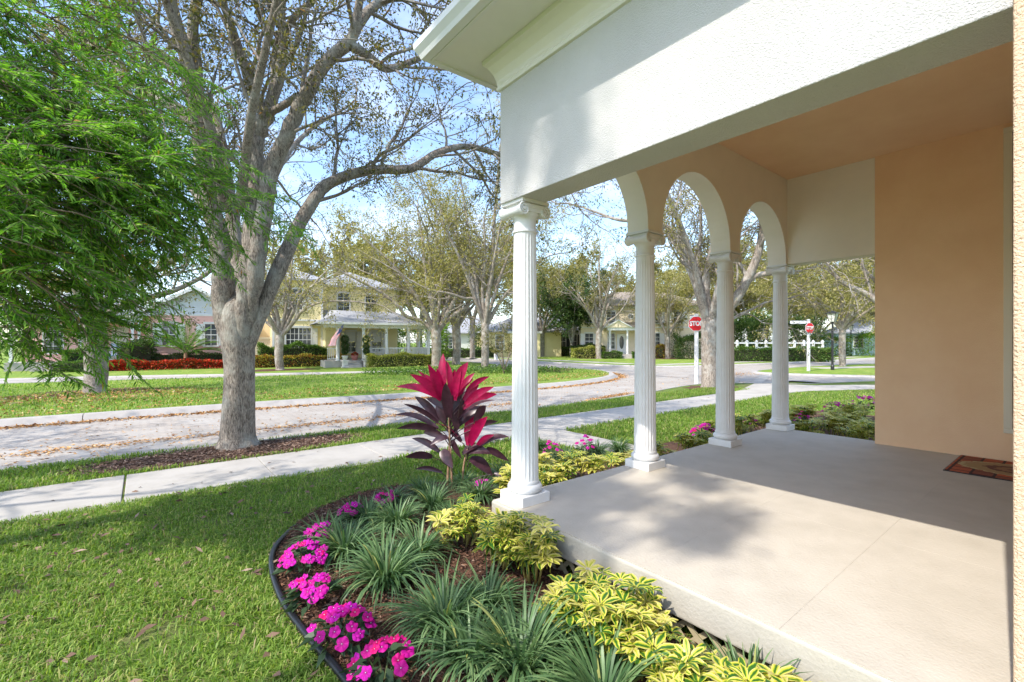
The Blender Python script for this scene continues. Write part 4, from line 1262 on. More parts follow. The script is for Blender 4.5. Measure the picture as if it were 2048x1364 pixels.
def lamp_post(loc, lab, h=3.3, s=1.0):
    r = tag(empty('lamp_post', (loc[0], loc[1], 0)), lab, 'lamp post', 'black lamp posts along the street')
    MB().lathe([(0.10, 0), (0.10, 0.25), (0.065, 0.32), (0.06, h), (0.09, h + 0.03), (0.09, h + 0.06)], 14).build('post', M['black_metal'], r)
    z = h + 0.07
    MB().add([(.14 * a, .14 * b, z) for a, b in ((-1, -1), (1, -1), (1, 1), (-1, 1))] + [(.24 * a, .24 * b, z + .5) for a, b in ((-1, -1), (1, -1), (1, 1), (-1, 1))],
             [(0, 3, 2, 1), (4, 5, 6, 7), (0, 1, 5, 4), (1, 2, 6, 5), (2, 3, 7, 6), (3, 0, 4, 7)]).build('lantern_glass', M['lamp_glass'], r)
    cage = MB()
    for a, b in ((-1, -1), (1, -1), (1, 1), (-1, 1)):
        cage.tube([(.145 * a, .145 * b, z - .01), (.247 * a, .247 * b, z + .52)], 0.02, 5)
    for a, b, c, d in ((0, -1, 0, -1), (0, 1, 0, 1), (1, 0, 1, 0), (-1, 0, -1, 0)):
        cage.tube([(.142 * a, .142 * b, z), (.244 * c, .244 * d, z + .5)], 0.012, 5)
    cage.build('lantern_frame', M['black_metal'], r)
    MB().add([(.31 * a, .31 * b, z + .5) for a, b in ((-1, -1), (1, -1), (1, 1), (-1, 1))] + [(.31 * a, .31 * b, z + .54) for a, b in ((-1, -1), (1, -1), (1, 1), (-1, 1))] + [(0, 0, z + .70)],
             [(0, 3, 2, 1), (0, 1, 5, 4), (1, 2, 6, 5), (2, 3, 7, 6), (3, 0, 4, 7), (4, 5, 8), (5, 6, 8), (6, 7, 8), (7, 4, 8)]).build('lantern_cap', M['black_metal'], r)
    return r


lamp_post(G(1665, 740), 'black lamp post with glass lantern on the corner lawn', 2.95)
lamp_post(G(1702, 712), 'farther black lamp post near the pale blue bungalow', 3.2)
lamp_post(np.array((24.2, 41.0)), 'thin black lamp post among the oak trunks beyond the island', 3.3)

p = G(1718, 708)
mb = tag(empty('mailbox', (p[0], p[1], 0)), 'white post mailbox at the far kerb near the blue bungalow', 'mailbox')
MB().box(-.1, .1, -.1, .1, 0, 1.5).build('post', M['sign_white'], mb)
MB().box(-.3, .3, -.24, .24, 1.5, 2.0).build('box', M['sign_white'], mb, bevel=0.03)
MB().lathe([(.09, 2.0), (.04, 2.25), (.01, 2.32)], 10).build('finial', M['sign_white'], mb)
p = W(992, 700, 46)
mb = tag(empty('garden_post', (p[0], p[1], 0)), 'short white post by the far street, left of the first column', 'post')
MB().box(-.14, .14, -.14, .14, 0, 0.9).build('shaft', M['sign_white'], mb)
MB().box(-.2, .2, -.2, .2, 0.9, 1.0).build('cap', M['sign_white'], mb)
p = G(1312, 714)
ub = tag(empty('utility_box', (p[0], p[1], 0), R(-45)), 'pale green utility box on the far verge by the driveway', 'utility box')
MB().box(-.35, .35, -.3, .3, 0, 1.35).build('cabinet', M['pale_green_box'], ub, bevel=0.03)
MB().box(-.38, .38, -.33, .33, 1.35, 1.42).build('lid', M['pale_green_box'], ub, bevel=0.02)

# white rail fence behind the hedge on the right
p0, p1 = W(1455, 684, 45.5), W(1645, 684, 46.5)
FANG = math.atan2(p1[1] - p0[1], p1[0] - p0[0]); LN = float(np.linalg.norm((p1 - p0)[:2]))
wf = tag(empty('white_rail_fence', (p0[0], p0[1], 0), FANG), 'white rail fence standing above the clipped hedge', 'fence')
n = 10
for k in range(n + 1):
    x = LN * k / n
    MB().box(x - .09, x + .09, -.09, .09, 0, 1.78).box(x - .12, x + .12, -.12, .12, 1.78, 1.83).add([(x - .09, -.09, 1.83), (x + .09, -.09, 1.83), (x + .09, .09, 1.83), (x - .09, .09, 1.83), (x, 0, 1.98)], [(0, 1, 4), (1, 2, 4), (2, 3, 4), (3, 0, 4)]).build('post', M['sign_white'], wf)
    if k < n:
        MB().box(x + .09, x + LN / n - .09, -.03, .03, 1.58, 1.72).build('rail', M['sign_white'], wf)
        MB().box(x + .09, x + LN / n - .09, -.03, .03, 1.1, 1.26).build('rail', M['sign_white'], wf)

# ------------------------------------------------------------------ trees
class Tree:
    def __init__(s, seed):
        s.rng = np.random.default_rng(seed)
        s.V = []; s.Q = []; s.n = 0
        s.LP = []; s.LD = []; s.B = {}

    def tube(s, P, r, n, rough=0.0):
        if not rough:                       # thin branches are turned into tubes in batches
            s.B.setdefault((len(P), n), []).append((P, r)); return
        v, q = tube_np(P, r, n)
        if rough:
            c = np.repeat(P, n, axis=0)
            v = c + (v - c) * (1 + s.rng.normal(0, rough, len(v)))[:, None]
        s.V.append(v); s.Q.append(q + s.n); s.n += len(v)

    def grow(s, p, d, L, r, lev, P):
        rng = s.rng
        n = max(3, min(7, int(L / P['seg']) + 2))
        jit = rng.normal(0, P['jit'], (n, 3)); jit[:, 2] += P['up'][lev]
        pts = [p]; rad = r * np.linspace(1, 0.5, n + 1)
        for i in range(n):
            d = d + jit[i]; d = d / math.sqrt(d @ d)
            p = p + d * (L / n); pts.append(p)
        pts = np.array(pts)
        if lev or P['twigs']: s.tube(pts, rad, (3, 3, 4, 6, 7)[min(lev, 4)])
        if lev == 0:
            k = P['leaves']
            t = rng.uniform(0.15, 1.0, k) * n
            i = np.minimum(t.astype(int), n - 1); f = (t - i)[:, None]
            q = pts[i] * (1 - f) + pts[i + 1] * f
            s.LP.append(q + rng.normal(0, P['lspread'], (k, 3)))
            s.LD.append(d * 0.6 + rng.normal(0, 0.7, (k, 3)) + np.array((0, 0, P['ldroop'])))
            return
        k = P['kids'][lev]
        for j in range(k):
            t = (0.25 + 0.75 * (j + rng.uniform(0, 1)) / k) * n
            i = min(int(t), n - 1); f = t - i
            q = pts[i] * (1 - f) + pts[i + 1] * f
            dd = pts[i + 1] - pts[i]; dd = dd / (math.sqrt(dd @ dd) + 1e-9)
            a = rng.normal(0, 1, 3); a -= dd * (a @ dd); a /= math.sqrt(a @ a) + 1e-9
            ang = rng.uniform(0.45, 1.15)
            s.grow(q, dd * math.cos(ang) + a * math.sin(ang), L * rng.uniform(*P['ratio']), max(rad[i] * 0.55, P['rmin']), lev - 1, P)
        s.grow(pts[-1], d, L * 0.6, max(rad[-1] * 0.8, P['rmin']), lev - 1, P)

    def limb(s, pts, r0, r1, P, lev=3, start=0.3, space=0.55, sides=12, Lr=(1.0, 2.0), kids=True, rough=0.012, power=1.0, root=False):
        C = smooth_path(pts, 5)
        C[1:-1] += s.rng.normal(0, r1 * 0.10, (len(C) - 2, 3))
        t = np.linspace(0, 1, len(C)) ** power
        rad = r0 + (r1 - r0) * t
        if root: rad = rad * np.interp(t, [0, .2], [.45, 1])
        s.tube(C, rad, sides, rough)
        if not kids: return
        seg = np.linalg.norm(np.diff(C, axis=0), axis=1); acc = np.concatenate([[0], np.cumsum(seg)])
        x = acc[-1] * start
        while x < acc[-1]:
            i = min(np.searchsorted(acc, x) - 1, len(C) - 2); i = max(i, 0)
            f = (x - acc[i]) / (seg[i] + 1e-9)
            q = C[i] * (1 - f) + C[i + 1] * f
            dd = C[i + 1] - C[i]; dd = dd / (np.linalg.norm(dd) + 1e-9)
            a = s.rng.normal(0, 1, 3); a -= dd * (a @ dd); a /= np.linalg.norm(a) + 1e-9
            ang = s.rng.uniform(0.6, 1.25)
            s.grow(q, dd * math.cos(ang) + a * math.sin(ang) + np.array((0, 0, 0.12)), s.rng.uniform(*Lr), min(rad[i] * 0.45, P['rbranch']), lev - 1, P)
            x += space * s.rng.uniform(0.6, 1.4)
        dd = C[-1] - C[-2]; dd /= np.linalg.norm(dd) + 1e-9
        s.grow(C[-1], dd, Lr[1], r1 * 0.9, lev - 1, P)

    def flush(s):
        for (m, n), L in s.B.items():
            P = np.array([a for a, _ in L]); r = np.array([b for _, b in L])
            T = np.empty_like(P); T[:, 1:-1] = P[:, 2:] - P[:, :-2]; T[:, 0] = P[:, 1] - P[:, 0]; T[:, -1] = P[:, -1] - P[:, -2]
            T = nrm(T)
            a = np.where(np.abs(T[:, :1, :1]) < 0.8, np.array((1., 0, 0)), np.array((0, 1., 0)))
            U = nrm(np.cross(T, np.broadcast_to(a, T.shape))); V2 = np.cross(T, U)
            an = np.arange(n) * 2 * math.pi / n
            v = P[:, :, None] + r[:, :, None, None] * (U[:, :, None] * np.cos(an)[:, None] + V2[:, :, None] * np.sin(an)[:, None])
            i = np.arange(m - 1)[:, None] * n; k = np.arange(n)[None]; k2 = (k + 1) % n
            q = np.stack([i + k, i + k2, i + n + k2, i + n + k], -1).reshape(-1, 4)
            b = len(L)
            q = (q[None] + (np.arange(b) * m * n)[:, None, None]).reshape(-1, 4)
            s.V.append(v.reshape(-1, 3)); s.Q.append(q + s.n); s.n += b * m * n
        s.B = {}

    def finish(s, name, label, base, barkm, leafm, L, Wd, group=None, cat='tree', zclip=None, house_clip=True):
        root = tag(empty(name, tuple(base)), label, cat, group)
        s.flush()
        V = np.vstack(s.V) - base
        link('trunk', npmesh('trunk', V, np.vstack(s.Q), True), M[barkm], root)
        if s.LP:
            Pn = np.vstack(s.LP); D = np.vstack(s.LD)
            keep = Pn[:, 2] > 1.2
            if house_clip:     # no twig grows into the house
                keep &= ~((Pn[:, 0] > 1.7) & (Pn[:, 1] < 4.0) & (Pn[:, 2] < 6.5))
            Pn = Pn[keep]; D = D[keep]
            k = len(Pn)
            v, q = leaves(Pn - base, D, L * s.rng.uniform(0.65, 1.3, k), Wd * s.rng.uniform(0.7, 1.2, k), s.rng)
            link('crown', npmesh('crown', v, q), M[leafm], root)
        return root


OAKP = dict(twigs=True, seg=0.3, jit=0.17, up=(0.0, 0.01, 0.03, 0.04, 0.05), kids=(0, 4, 5, 6, 6), ratio=(0.38, 0.7), rmin=0.0035, rbranch=0.035, leaves=16, lspread=0.04, ldroop=-0.15)
FARP = dict(twigs=False, seg=0.6, jit=0.2, up=(0.0, 0.02, 0.05, 0.06, 0.06), kids=(0, 4, 5, 6, 6), ratio=(0.4, 0.72), rmin=0.012, rbranch=0.09, leaves=11, lspread=0.12, ldroop=-0.05)

# --- the big oak on the verge, limbs as they stand
Y0 = 7.75
t = Tree(3)
base = G(475, 893)


def px(w, Y=Y0): return w / 2 / FPX * Y


C = smooth_path([W(u, v, Y0) for u, v in ((475, 905), (475, 885), (476, 850), (478, 790), (479, 740), (477, 690), (474, 650), (474, 610), (474, 585))], 5)
fl_ = np.interp(np.linspace(0, 1, len(C)), [0, 0.07, 0.17, 0.38, 0.52, 0.68, 0.78, 0.88, 1.0], [px(116), px(84), px(64), px(56), px(54), px(62), px(62), px(46), px(6)])
vv, qq = tube_np(C, fl_, 40)
cc = np.repeat(C, 40, axis=0)
ang = np.tile(np.arange(40) / 40 * 2 * math.pi, len(C)); hh = np.repeat(np.linspace(0, 1, len(C)), 40)
lob = 1 + 0.035 * np.sin(3 * ang + 2 * hh) + 0.03 * np.sin(5 * ang + 1) + 0.10 * np.maximum(0, 0.16 - hh) / 0.16 * np.sin(7 * ang + .5) + t.rng.normal(0, 0.008, len(ang))
t.V.append(cc + (vv - cc) * lob[:, None]); t.Q.append(qq); t.n += len(vv)


def OL(pts, w0, w1, **k):
    t.limb([W(u, v, Y0 + d) for u, v, d in pts], px(w0) * .76, px(w1) * .72, OAKP, **k)


OL([(474, 750, 0), (462, 680, 0), (447, 610, -.05), (444, 540, -.1), (434, 460, -.15), (418, 400, -.2), (408, 320, -.3), (398, 240, -.4)], 62, 40, start=0.9, space=1, root=True)
OL([(400, 250, -.4), (380, 170, -.5), (372, 110, -.7), (352, 40, -.9), (330, -60, -1.2), (300, -200, -1.6)], 38, 16, start=0.15, lev=3)
OL([(404, 260, -.4), (350, 214, -.2), (310, 192, 0), (250, 150, .3), (200, 100, .5), (150, 72, .8), (80, 50, 1.2), (-20, 10, 1.8)], 34, 12, start=0.25)
OL([(477, 735, .05), (482, 670, .1), (478, 560, .3), (466, 450, .5), (452, 345, .6), (428, 225, .8), (402, 190, .9), (360, 100, 1.3), (330, 0, 1.9), (280, -120, 2.6)], 46, 14, start=0.5, root=True)
OL([(479, 750, -.02), (482, 690, -.05), (492, 600, -.1), (500, 500, -.1), (508, 400, -.05), (512, 300, 0), (518, 262, 0), (536, 228, 0)], 52, 38, start=0.95, space=2, root=True)
OL([(530, 235, 0), (502, 168, -.2), (478, 100, -.4), (458, 40, -.7), (435, -30, -1.0), (420, -160, -1.4)], 30, 12, start=0.2)
OL([(536, 232, 0), (548, 170, .2), (552, 100, .3), (562, 55, .4), (566, -20, .6), (560, -160, 1.0)], 28, 11, start=0.15)
OL([(556, 85, .3), (590, 35, .1), (632, -5, 0), (690, -60, -.1), (760, -150, -.3)], 20, 10, start=0.15)
OL([(482, 730, 0), (498, 640, -.05), (515, 520, -.2), (528, 420, -.3), (545, 330, -.35), (570, 280, -.4), (600, 212, -.45), (620, 182, -.5), (646, 132, -.55), (700, 84, -.6)], 46, 30, start=0.5, space=0.9, root=True)
OL([(700, 88, -.6), (712, 50, -.7), (718, 10, -.8), (735, -60, -1.0), (760, -180, -1.2)], 26, 12, start=0.1)
OL([(700, 90, -.6), (730, 108, -.4), (768, 136, -.2), (800, 132, 0), (845, 114, .3), (900, 100, .8), (960, 60, 1.4)], 26, 9, start=0.15)
OL([(536, 228, 0), (560, 215, -.2), (600, 190, -.4)], 20, 18, kids=False)
OL([(480, 760, 0), (500, 690, 0), (540, 580, .1), (566, 520, .2), (595, 455, .3), (636, 388, .4), (670, 361, .5), (737, 341, .7), (822, 337, 1.0), (872, 307, 1.2), (933, 293, 1.5), (1004, 310, 1.9), (1070, 330, 2.4), (1150, 350, 3.0)], 48, 11, start=0.35, space=0.45, root=True)
OL([(550, 395, -.3), (545, 340, -.35), (566, 285, -.42)], 12, 24, kids=False)
# limbs away from and towards the lens, so the crown is whole
OL([(490, 560, .3), (520, 440, 1.4), (560, 330, 2.6), (620, 260, 3.8), (700, 210, 5.0)], 34, 10, start=0.3)
OL([(470, 560, .3), (420, 440, 1.6), (350, 330, 2.8), (280, 250, 4.0)], 32, 10, start=0.4)
OL([(480, 420, -.1), (500, 250, -1.0), (540, 60, -1.8), (600, -200, -2.6)], 26, 9, start=0.4)
OL([(450, 420, -.1), (420, 250, -1.0), (330, 0, -2.0), (200, -300, -2.8)], 26, 9, start=0.4)
OL([(740, 341, .7), (760, 310, .6), (800, 290, .4), (850, 250, .3)], 12, 5, start=0.1, lev=2)
OL([(905, 298, 1.4), (960, 350, 1.8), (1000, 400, 2.2), (1100, 395, 2.7)], 9, 5, start=0.2, lev=2, Lr=(.6, 1.2))
t.finish('oak_tree', 'large grey oak with spreading limbs on the verge beside the sidewalk', base, 'oak_bark', 'oak_leaf', 0.066, 0.030, 'street oaks')
print('oak leaves', sum(len(a) for a in t.LP), 'verts', t.n)


def far_tree(name, label, foot, Y, limbs, tw, th, seed, extra=6, reach=4.5, rise=4.0, leafm='olive_leaf', barkm='pale_bark', L=0.17, Wd=0.085, leavesn=11, zfoot=0.0, group='street oaks', lev=3, fork=None, lift=0.55):
    """tw: trunk width px, th: pixel height of the fork"""
    t = Tree(seed); P = dict(FARP); P['leaves'] = leavesn; P['twigs'] = Y < 20; P['seg'] = 0.5 if Y < 20 else 0.8
    u, v = foot
    b = W(u, v, Y); b[2] = zfoot - 0.05
    fk = W(fork[0], fork[1], Y) if fork else W(u, th, Y)
    r = px(tw, Y) * math.cos(math.atan((u - CX) / FPX)) * .95
    C = smooth_path([b, b + (fk - b) * 0.08, b + (fk - b) * 0.4 + t.rng.normal(0, r * .25, 3) * (1, 1, 0), fk], 4)
    C = np.vstack([C, fk + UPV * r * .8, fk + UPV * r * 1.6])
    t.tube(C, np.concatenate([np.interp(np.linspace(0, 1, len(C) - 2), [0, .12, .35, 1], [r * 1.5, r * 1.12, r, r * 1.05]), [r * .75, r * .1]]), 16, 0.02)
    k = Y / 30.0
    for pts, w0, w1 in limbs:
        t.limb([fk - np.array((0, 0, r))] + [W(a, c, Y + d) for a, c, d in pts], px(w0, Y) * .85, px(w1, Y) * .8, P, lev=lev, start=0.35, space=0.9, sides=8, Lr=(1.4, 2.6))
    for j in range(extra):
        a = 2 * math.pi * (j + t.rng.uniform(0, .7)) / max(extra, 1)
        R0 = reach * t.rng.uniform(.6, 1.1); H0 = rise * t.rng.uniform(.7, 1.2)
        d = np.array((math.cos(a), math.sin(a), 0))
        t.limb([fk - np.array((0, 0, r)), fk + d * R0 * .3 + UPV * H0 * .4, fk + d * R0 * .65 + UPV * H0 * .75, fk + d * R0 + UPV * H0], r * .55, r * .14, P, lev=lev, start=0.3, space=0.9, sides=7, Lr=(1.2, 2.4))
    return t.finish(name, label, b, barkm, leafm, L, Wd, group)


far_tree('oak_tree', 'thick-trunked oak on the grass island behind the green sprays', (190, 788), 15.6,
         [([(205, 640, 0), (250, 610, .5), (300, 595, .8), (350, 580, 1.2), (410, 550, 1.6), (470, 500, 2)], 22, 8), ([(215, 600, .5), (270, 565, 1.5), (330, 530, 2), (410, 490, 2.4), (500, 450, 2.8)], 22, 7),
          ([(180, 560, 0), (160, 430, .4), (130, 300, .6), (110, 180, .6), (120, 60, .4)], 26, 8), ([(200, 560, -.5), (240, 420, -1), (260, 260, -1.4), (300, 100, -2)], 22, 8)],
         52, 680, 21, 2, 4.0, 6.0, 'oak_leaf', 'oak_bark', 0.12, 0.055, 7, 0.05, fork=(190, 665))
far_tree('oak_tree', 'small oak with forked limbs in front of the yellow house window', (560, 740), 29.0,
         [([(545, 655, 0), (522, 635, .5), (505, 610, 1)], 9, 4), ([(555, 630, 0), (545, 600, .3), (535, 565, .6), (525, 520, 1)], 10, 4), ([(573, 610, 0), (580, 570, -.3), (585, 520, -.6)], 9, 4),
          ([(590, 640, -.3), (596, 612, -.6), (605, 588, -.8), (628, 570, -1), (655, 555, -1.2)], 10, 3), ([(590, 642, -.3), (605, 622, -.6), (640, 605, -1), (690, 602, -1.3), (735, 606, -1.5)], 9, 3)],
         18, 668, 22, 5, 4.0, 4.2, 'olive_leaf', 'pale_bark', 0.15, 0.07, 6)
far_tree('oak_tree', 'oak with low limb arching left over the yellow porch roof', (872, 728), 34.0,
         [([(845, 643, 0), (812, 632, -.5), (796, 612, -.8), (770, 590, -1), (735, 570, -1.5), (700, 552, -2), (660, 530, -2.4)], 11, 4), ([(895, 640, .5), (930, 615, 1), (950, 600, 1.5), (985, 570, 2)], 13, 5),
          ([(862, 600, 0), (850, 540, .3), (845, 480, .5), (835, 420, .6)], 12, 4), ([(845, 610, .4), (810, 580, .6), (770, 560, .8), (720, 540, 1)], 8, 3), ([(880, 590, 0), (885, 520, 0), (890, 450, 0)], 10, 4)],
         20, 660, 23, 5, 5.5, 6.5, 'olive_leaf', 'pale_bark', 0.17, 0.08, 8)
far_tree('oak_tree', 'oak second in the row of trunks past the yellow porch', (912, 727), 36.5,
         [([(900, 610, 0), (885, 575, .5), (870, 530, 1)], 10, 4), ([(915, 600, 0), (918, 540, 0), (914, 470, 0), (912, 420, 0)], 12, 4), ([(930, 632, 0), (958, 595, .5), (980, 550, 1)], 10, 4)],
         17, 650, 24, 6, 5.5, 7.0, 'olive_leaf', 'pale_bark', 0.17, 0.08, 8)
far_tree('oak_tree', 'tall upright oak standing in the island groundcover left of the first column', (970, 740), 27.5,
         [([(955, 600, 0), (953, 560, .3), (945, 520, .5), (935, 450, .7), (925, 380, .9)], 13, 4), ([(950, 602, -.3), (930, 597, -.6), (895, 586, -1), (860, 580, -1.3), (820, 560, -1.6)], 9, 4),
          ([(975, 600, 0), (981, 550, 0), (986, 490, 0), (990, 420, 0), (996, 350, 0), (1000, 290, 0)], 13, 4), ([(990, 620, 0), (1010, 590, -.3), (1035, 565, -.6), (1070, 530, -1)], 11, 4), ([(965, 580, 0), (970, 520, -.5), (968, 440, -1)], 10, 4)],
         16, 650, 25, 5, 4.5, 7.5, 'olive_leaf', 'pale_bark', 0.15, 0.07, 7, 0.05)
far_tree('oak_tree', 'slim dark-trunked oak farther along the side street', (945, 716), 50, [([(935, 600, 0), (930, 540, 1)], 7, 3), ([(955, 600, 0), (965, 540, -1)], 7, 3)], 11, 640, 26, 6, 6, 7, 'oak_leaf', 'oak_bark', 0.22, 0.11, 8)
far_tree('oak_tree', 'low-branched oak in front of the white cottage', (1083, 712), 55, [([(1065, 645, 0), (1050, 625, 1)], 7, 3), ([(1092, 655, 0), (1112, 650, -.5), (1135, 640, -1)], 8, 3), ([(1080, 620, 0), (1085, 570, 0)], 8, 3)], 12, 665, 27, 6, 6.5, 5.5, 'olive_leaf', 'oak_bark', 0.24, 0.12, 8)
far_tree('oak_tree', 'bare-limbed vase-shaped oak in front of the cream house', (1198, 716), 49,
         [([(1185, 640, 0), (1170, 615, .5), (1148, 600, 1), (1130, 578, 1.3)], 7, 2.5), ([(1192, 620, 0), (1187, 580, 0), (1180, 540, 0)], 7, 2.5), ([(1205, 630, 0), (1213, 600, 0), (1216, 575, -.5), (1228, 545, -1)], 8, 2.5),
          ([(1215, 645, 0), (1235, 630, -.5), (1250, 610, -1), (1268, 580, -1.5)], 7, 2.5), ([(1200, 600, 0), (1198, 540, 0), (1200, 500, 0)], 6, 2.5)],
         12, 660, 28, 5, 5.0, 6.0, 'olive_leaf', 'pale_bark', 0.15, 0.07, 5)
far_tree('oak_tree', 'small oak by the driveway behind the utility box', (1335, 717), 49, [([(1325, 650, 0), (1315, 622, 0), (1308, 590, 0)], 6, 2.5), ([(1338, 640, 0), (1340, 600, 0)], 6, 2.5), ([(1348, 650, 0), (1365, 636, -1), (1388, 612, -1.5)], 6, 2.5)], 10, 672, 29, 6, 5, 5.5, 'olive_leaf', 'pale_bark', 0.2, 0.1, 7)
far_tree('oak_tree', 'gnarled oak trunk standing beside the near stop sign', (1418, 775), 17.85,
         [([(1400, 590, 0), (1388, 550, .3), (1370, 500, .6), (1340, 460, 1), (1300, 440, 1.4), (1240, 440, 1.8), (1180, 420, 2.4)], 24, 6), ([(1412, 570, 0), (1420, 520, -.2), (1432, 470, -.3), (1428, 420, -.3), (1415, 370, -.4)], 22, 8), ([(1405, 580, .4), (1395, 530, .8), (1402, 470, 1.2), (1400, 400, 1.6)], 18, 6),
          ([(1450, 625, 0), (1480, 585, -.3), (1508, 530, -.5), (1524, 470, -.6), (1520, 400, -.7), (1530, 330, -.8)], 30, 10), ([(1500, 560, -.4), (1545, 545, -.8), (1600, 520, -1.2), (1660, 500, -1.6)], 16, 6), ([(1440, 655, .2), (1460, 640, .6), (1520, 610, 1.4)], 14, 6)],
         33, 640, 30, 3, 4.0, 5.0, 'olive_leaf', 'pale_bark', 0.11, 0.05, 10)
far_tree('oak_tree', 'leaning pale oak behind the black lamp post', (1685, 732), 33.8,
         [([(1675, 640, 0), (1658, 622, .5), (1625, 610, 1), (1590, 612, 1.4)], 9, 4), ([(1697, 640, 0), (1712, 628, -.5), (1738, 602, -1), (1760, 570, -1.4)], 9, 4), ([(1684, 610, 0), (1682, 580, 0), (1668, 545, 0)], 9, 4), ([(1670, 630, 0), (1640, 600, -1), (1600, 570, -1.5)], 8, 3)],
         15, 655, 31, 6, 6.5, 5.0, 'olive_leaf', 'pale_bark', 0.18, 0.09, 12)
far_tree('oak_tree', 'oak half hidden by the porch wall, its pale limb reaching left', (1850, 790), 16.5,
         [([(1800, 640, 0), (1745, 595, .3), (1705, 575, .5), (1675, 556, .7), (1655, 525, .8)], 20, 7), ([(1860, 500, 0), (1870, 400, 0)], 24, 8), ([(1790, 600, 1), (1750, 560, 1.6), (1720, 530, 2)], 14, 6)], 36, 670, 32, 4, 3.5, 4.5, 'olive_leaf', 'pale_bark', 0.11, 0.05, 8)
far_tree('oak_tree', 'small pale oak left of the lamp post, beside the hedge end', (1634, 712), 56, [([(1620, 640, 0), (1600, 620, 0)], 7, 3), ([(1645, 640, 0), (1660, 610, 0)], 7, 3)], 9, 672, 33, 6, 6, 5, 'olive_leaf', 'pale_bark', 0.24, 0.12, 9)
far_tree('oak_tree', 'farthest small oak near the pale blue bungalow', (1697, 706), 66, [([(1690, 650, 0), (1680, 630, 0)], 6, 3)], 9, 670, 34, 6, 6, 5, 'olive_leaf', 'pale_bark', 0.26, 0.13, 12)
far_tree('magnolia_tree', 'dark glossy magnolia beside the white cottage', (1143, 709), 52, [([(1143, 640, 0), (1143, 610, 0)], 6, 3)], 6, 690, 35, 7, 2.0, 5.0, 'dark_leaf', 'oak_bark', 0.26, 0.12, 12, group=None)
# canopy beyond the houses
k = 0
for lab, u, Y, lm, reach, rise, th in [('tall golden oak rising behind the pink cottage', 150, 62, 'olive_leaf', 8, 8, 650), ('tall oak rising behind the yellow house roof', 700, 64, 'olive_leaf', 8, 9, 640), ('broad oak beyond the white bungalow roof', 840, 80, 'olive_leaf', 9, 10, 650),
                                       ('broad oak behind the white cottage roof', 1100, 80, 'olive_leaf', 9, 9, 650), ('golden oak behind the hedge and white rail fence', 1500, 58, 'olive_leaf', 8, 7, 655), ('golden oak right of the fence, beyond the corner lawn', 1590, 66, 'olive_leaf', 8, 8, 655),
                                       ('oak behind the cream house roof', 1330, 78, 'olive_leaf', 9, 9, 655), ('tall oak far beyond the pale blue bungalow', 1730, 90, 'olive_leaf', 9, 9, 660)]:
    far_tree('oak_tree', lab, (u, 705), Y, [], 12, th, 50 + k, 8, reach, rise, lm, 'pale_bark', 0.44, 0.22, 7, group='trees beyond the houses')
    k += 1

# street oaks just outside the frame on the left; their shade falls on the road, the lawn and the porch


def off_oak(lab, foot, fork, ends, r, seed, L=.13, Wd=.065, n=12, zf=0.0, Lr=(1.2, 2.2), lev=3, space=.8, start=.45):
    t = Tree(seed); P = dict(FARP); P.update(leaves=n, twigs=False, seg=.6, lspread=.10)
    b = np.array((foot[0], foot[1], zf - .05)); fk = np.array((foot[0] + .1, foot[1], fork))
    C = smooth_path([b, b + (fk - b) * .1, b + (fk - b) * .5, fk], 4)
    t.tube(C, np.interp(np.linspace(0, 1, len(C)), [0, .15, .4, 1], [r * 1.4, r * 1.1, r, r]), 16, .02)
    for e in ends:
        e = np.array(e, float); m = fk * .55 + e * .45 + UPV * .5
        t.limb([fk - UPV * r, m, e], r * .55, r * .15, P, lev=lev, start=start, space=space, sides=7, Lr=Lr)
    return t.finish('oak_tree', lab, b, 'oak_bark', 'oak_leaf', L, Wd, 'street oaks')


off_oak('street oak on the verge just outside the left edge of the picture', (-9.5, 8.9), 2.6, [(-12, 10, 7), (-8, 11.5, 7), (-6.5, 9, 7.5), (-7, 6.6, 7), (-10, 6.8, 7.5), (-9.5, 9, 9.5), (-12.5, 8, 6)], .3, 71)
off_oak('street oak on the island outside the left edge of the picture', (-13, 19), 2.6, [(-16, 20, 7), (-11, 22, 7), (-9.5, 18, 7.5), (-12, 16, 7), (-13, 19, 10)], .3, 72, n=9)
off_oak('garden oak beside the house, left of the camera', (-9.4, 1.5), 8.0, [(-8.0, .95, 13.45), (-8.2, 1.45, 13.1), (-8.1, 1.95, 13.2), (-7.9, 2.05, 15.6), (-8.2, 1.5, 15.1)], .2, 73, L=.12, Wd=.06, n=13, Lr=(.3, .42), lev=3, space=.4, start=.95)

# --- feathery evergreen close by on the left
t = Tree(77)
tb = np.array((-2.55, 5.75, 0.0))
C = smooth_path([tb - UPV * .05, tb + (0, 0, .5), tb + (.05, 0, 2.5), tb + (-.1, .05, 5.0), tb + (0, 0, 8.0), tb + (.1, 0, 9.6)], 5)
t.tube(C, np.interp(np.linspace(0, 1, len(C)), [0, .06, .4, 1], [.24, .17, .13, .03]), 14, 0.02)
FL = [[], []]


def spray(p, d, L, rng):
    """flat feathery spray: a thin shoot with narrow leaves on both sides"""
    n = 4; pts = [p]
    for i in range(n):
        d = d + rng.normal(0, .07, 3) + np.array((0, 0, -.03)); d = d / math.sqrt(d @ d); p = p + d * L / n; pts.append(p)
    pts = np.array(pts)
    t.tube(pts[::2], np.linspace(.003, .0014, 3), 3)
    side = np.cross(d, UPV + rng.normal(0, .4, 3)); side /= math.sqrt(side @ side) + 1e-9
    k = int(L / 0.0105)
    tt = np.linspace(0.06, 1, k) * n; i = np.minimum(tt.astype(int), n - 1); f = (tt - i)[:, None]
    q = pts[i] * (1 - f) + pts[i + 1] * f
    sg = np.where(np.arange(k) % 2, 1, -1)[:, None]
    dd = nrm(pts[i + 1] - pts[i])
    FL[0].append(q); FL[1].append(dd * 0.75 + side * sg * 0.75 + rng.normal(0, .16, (k, 3)))


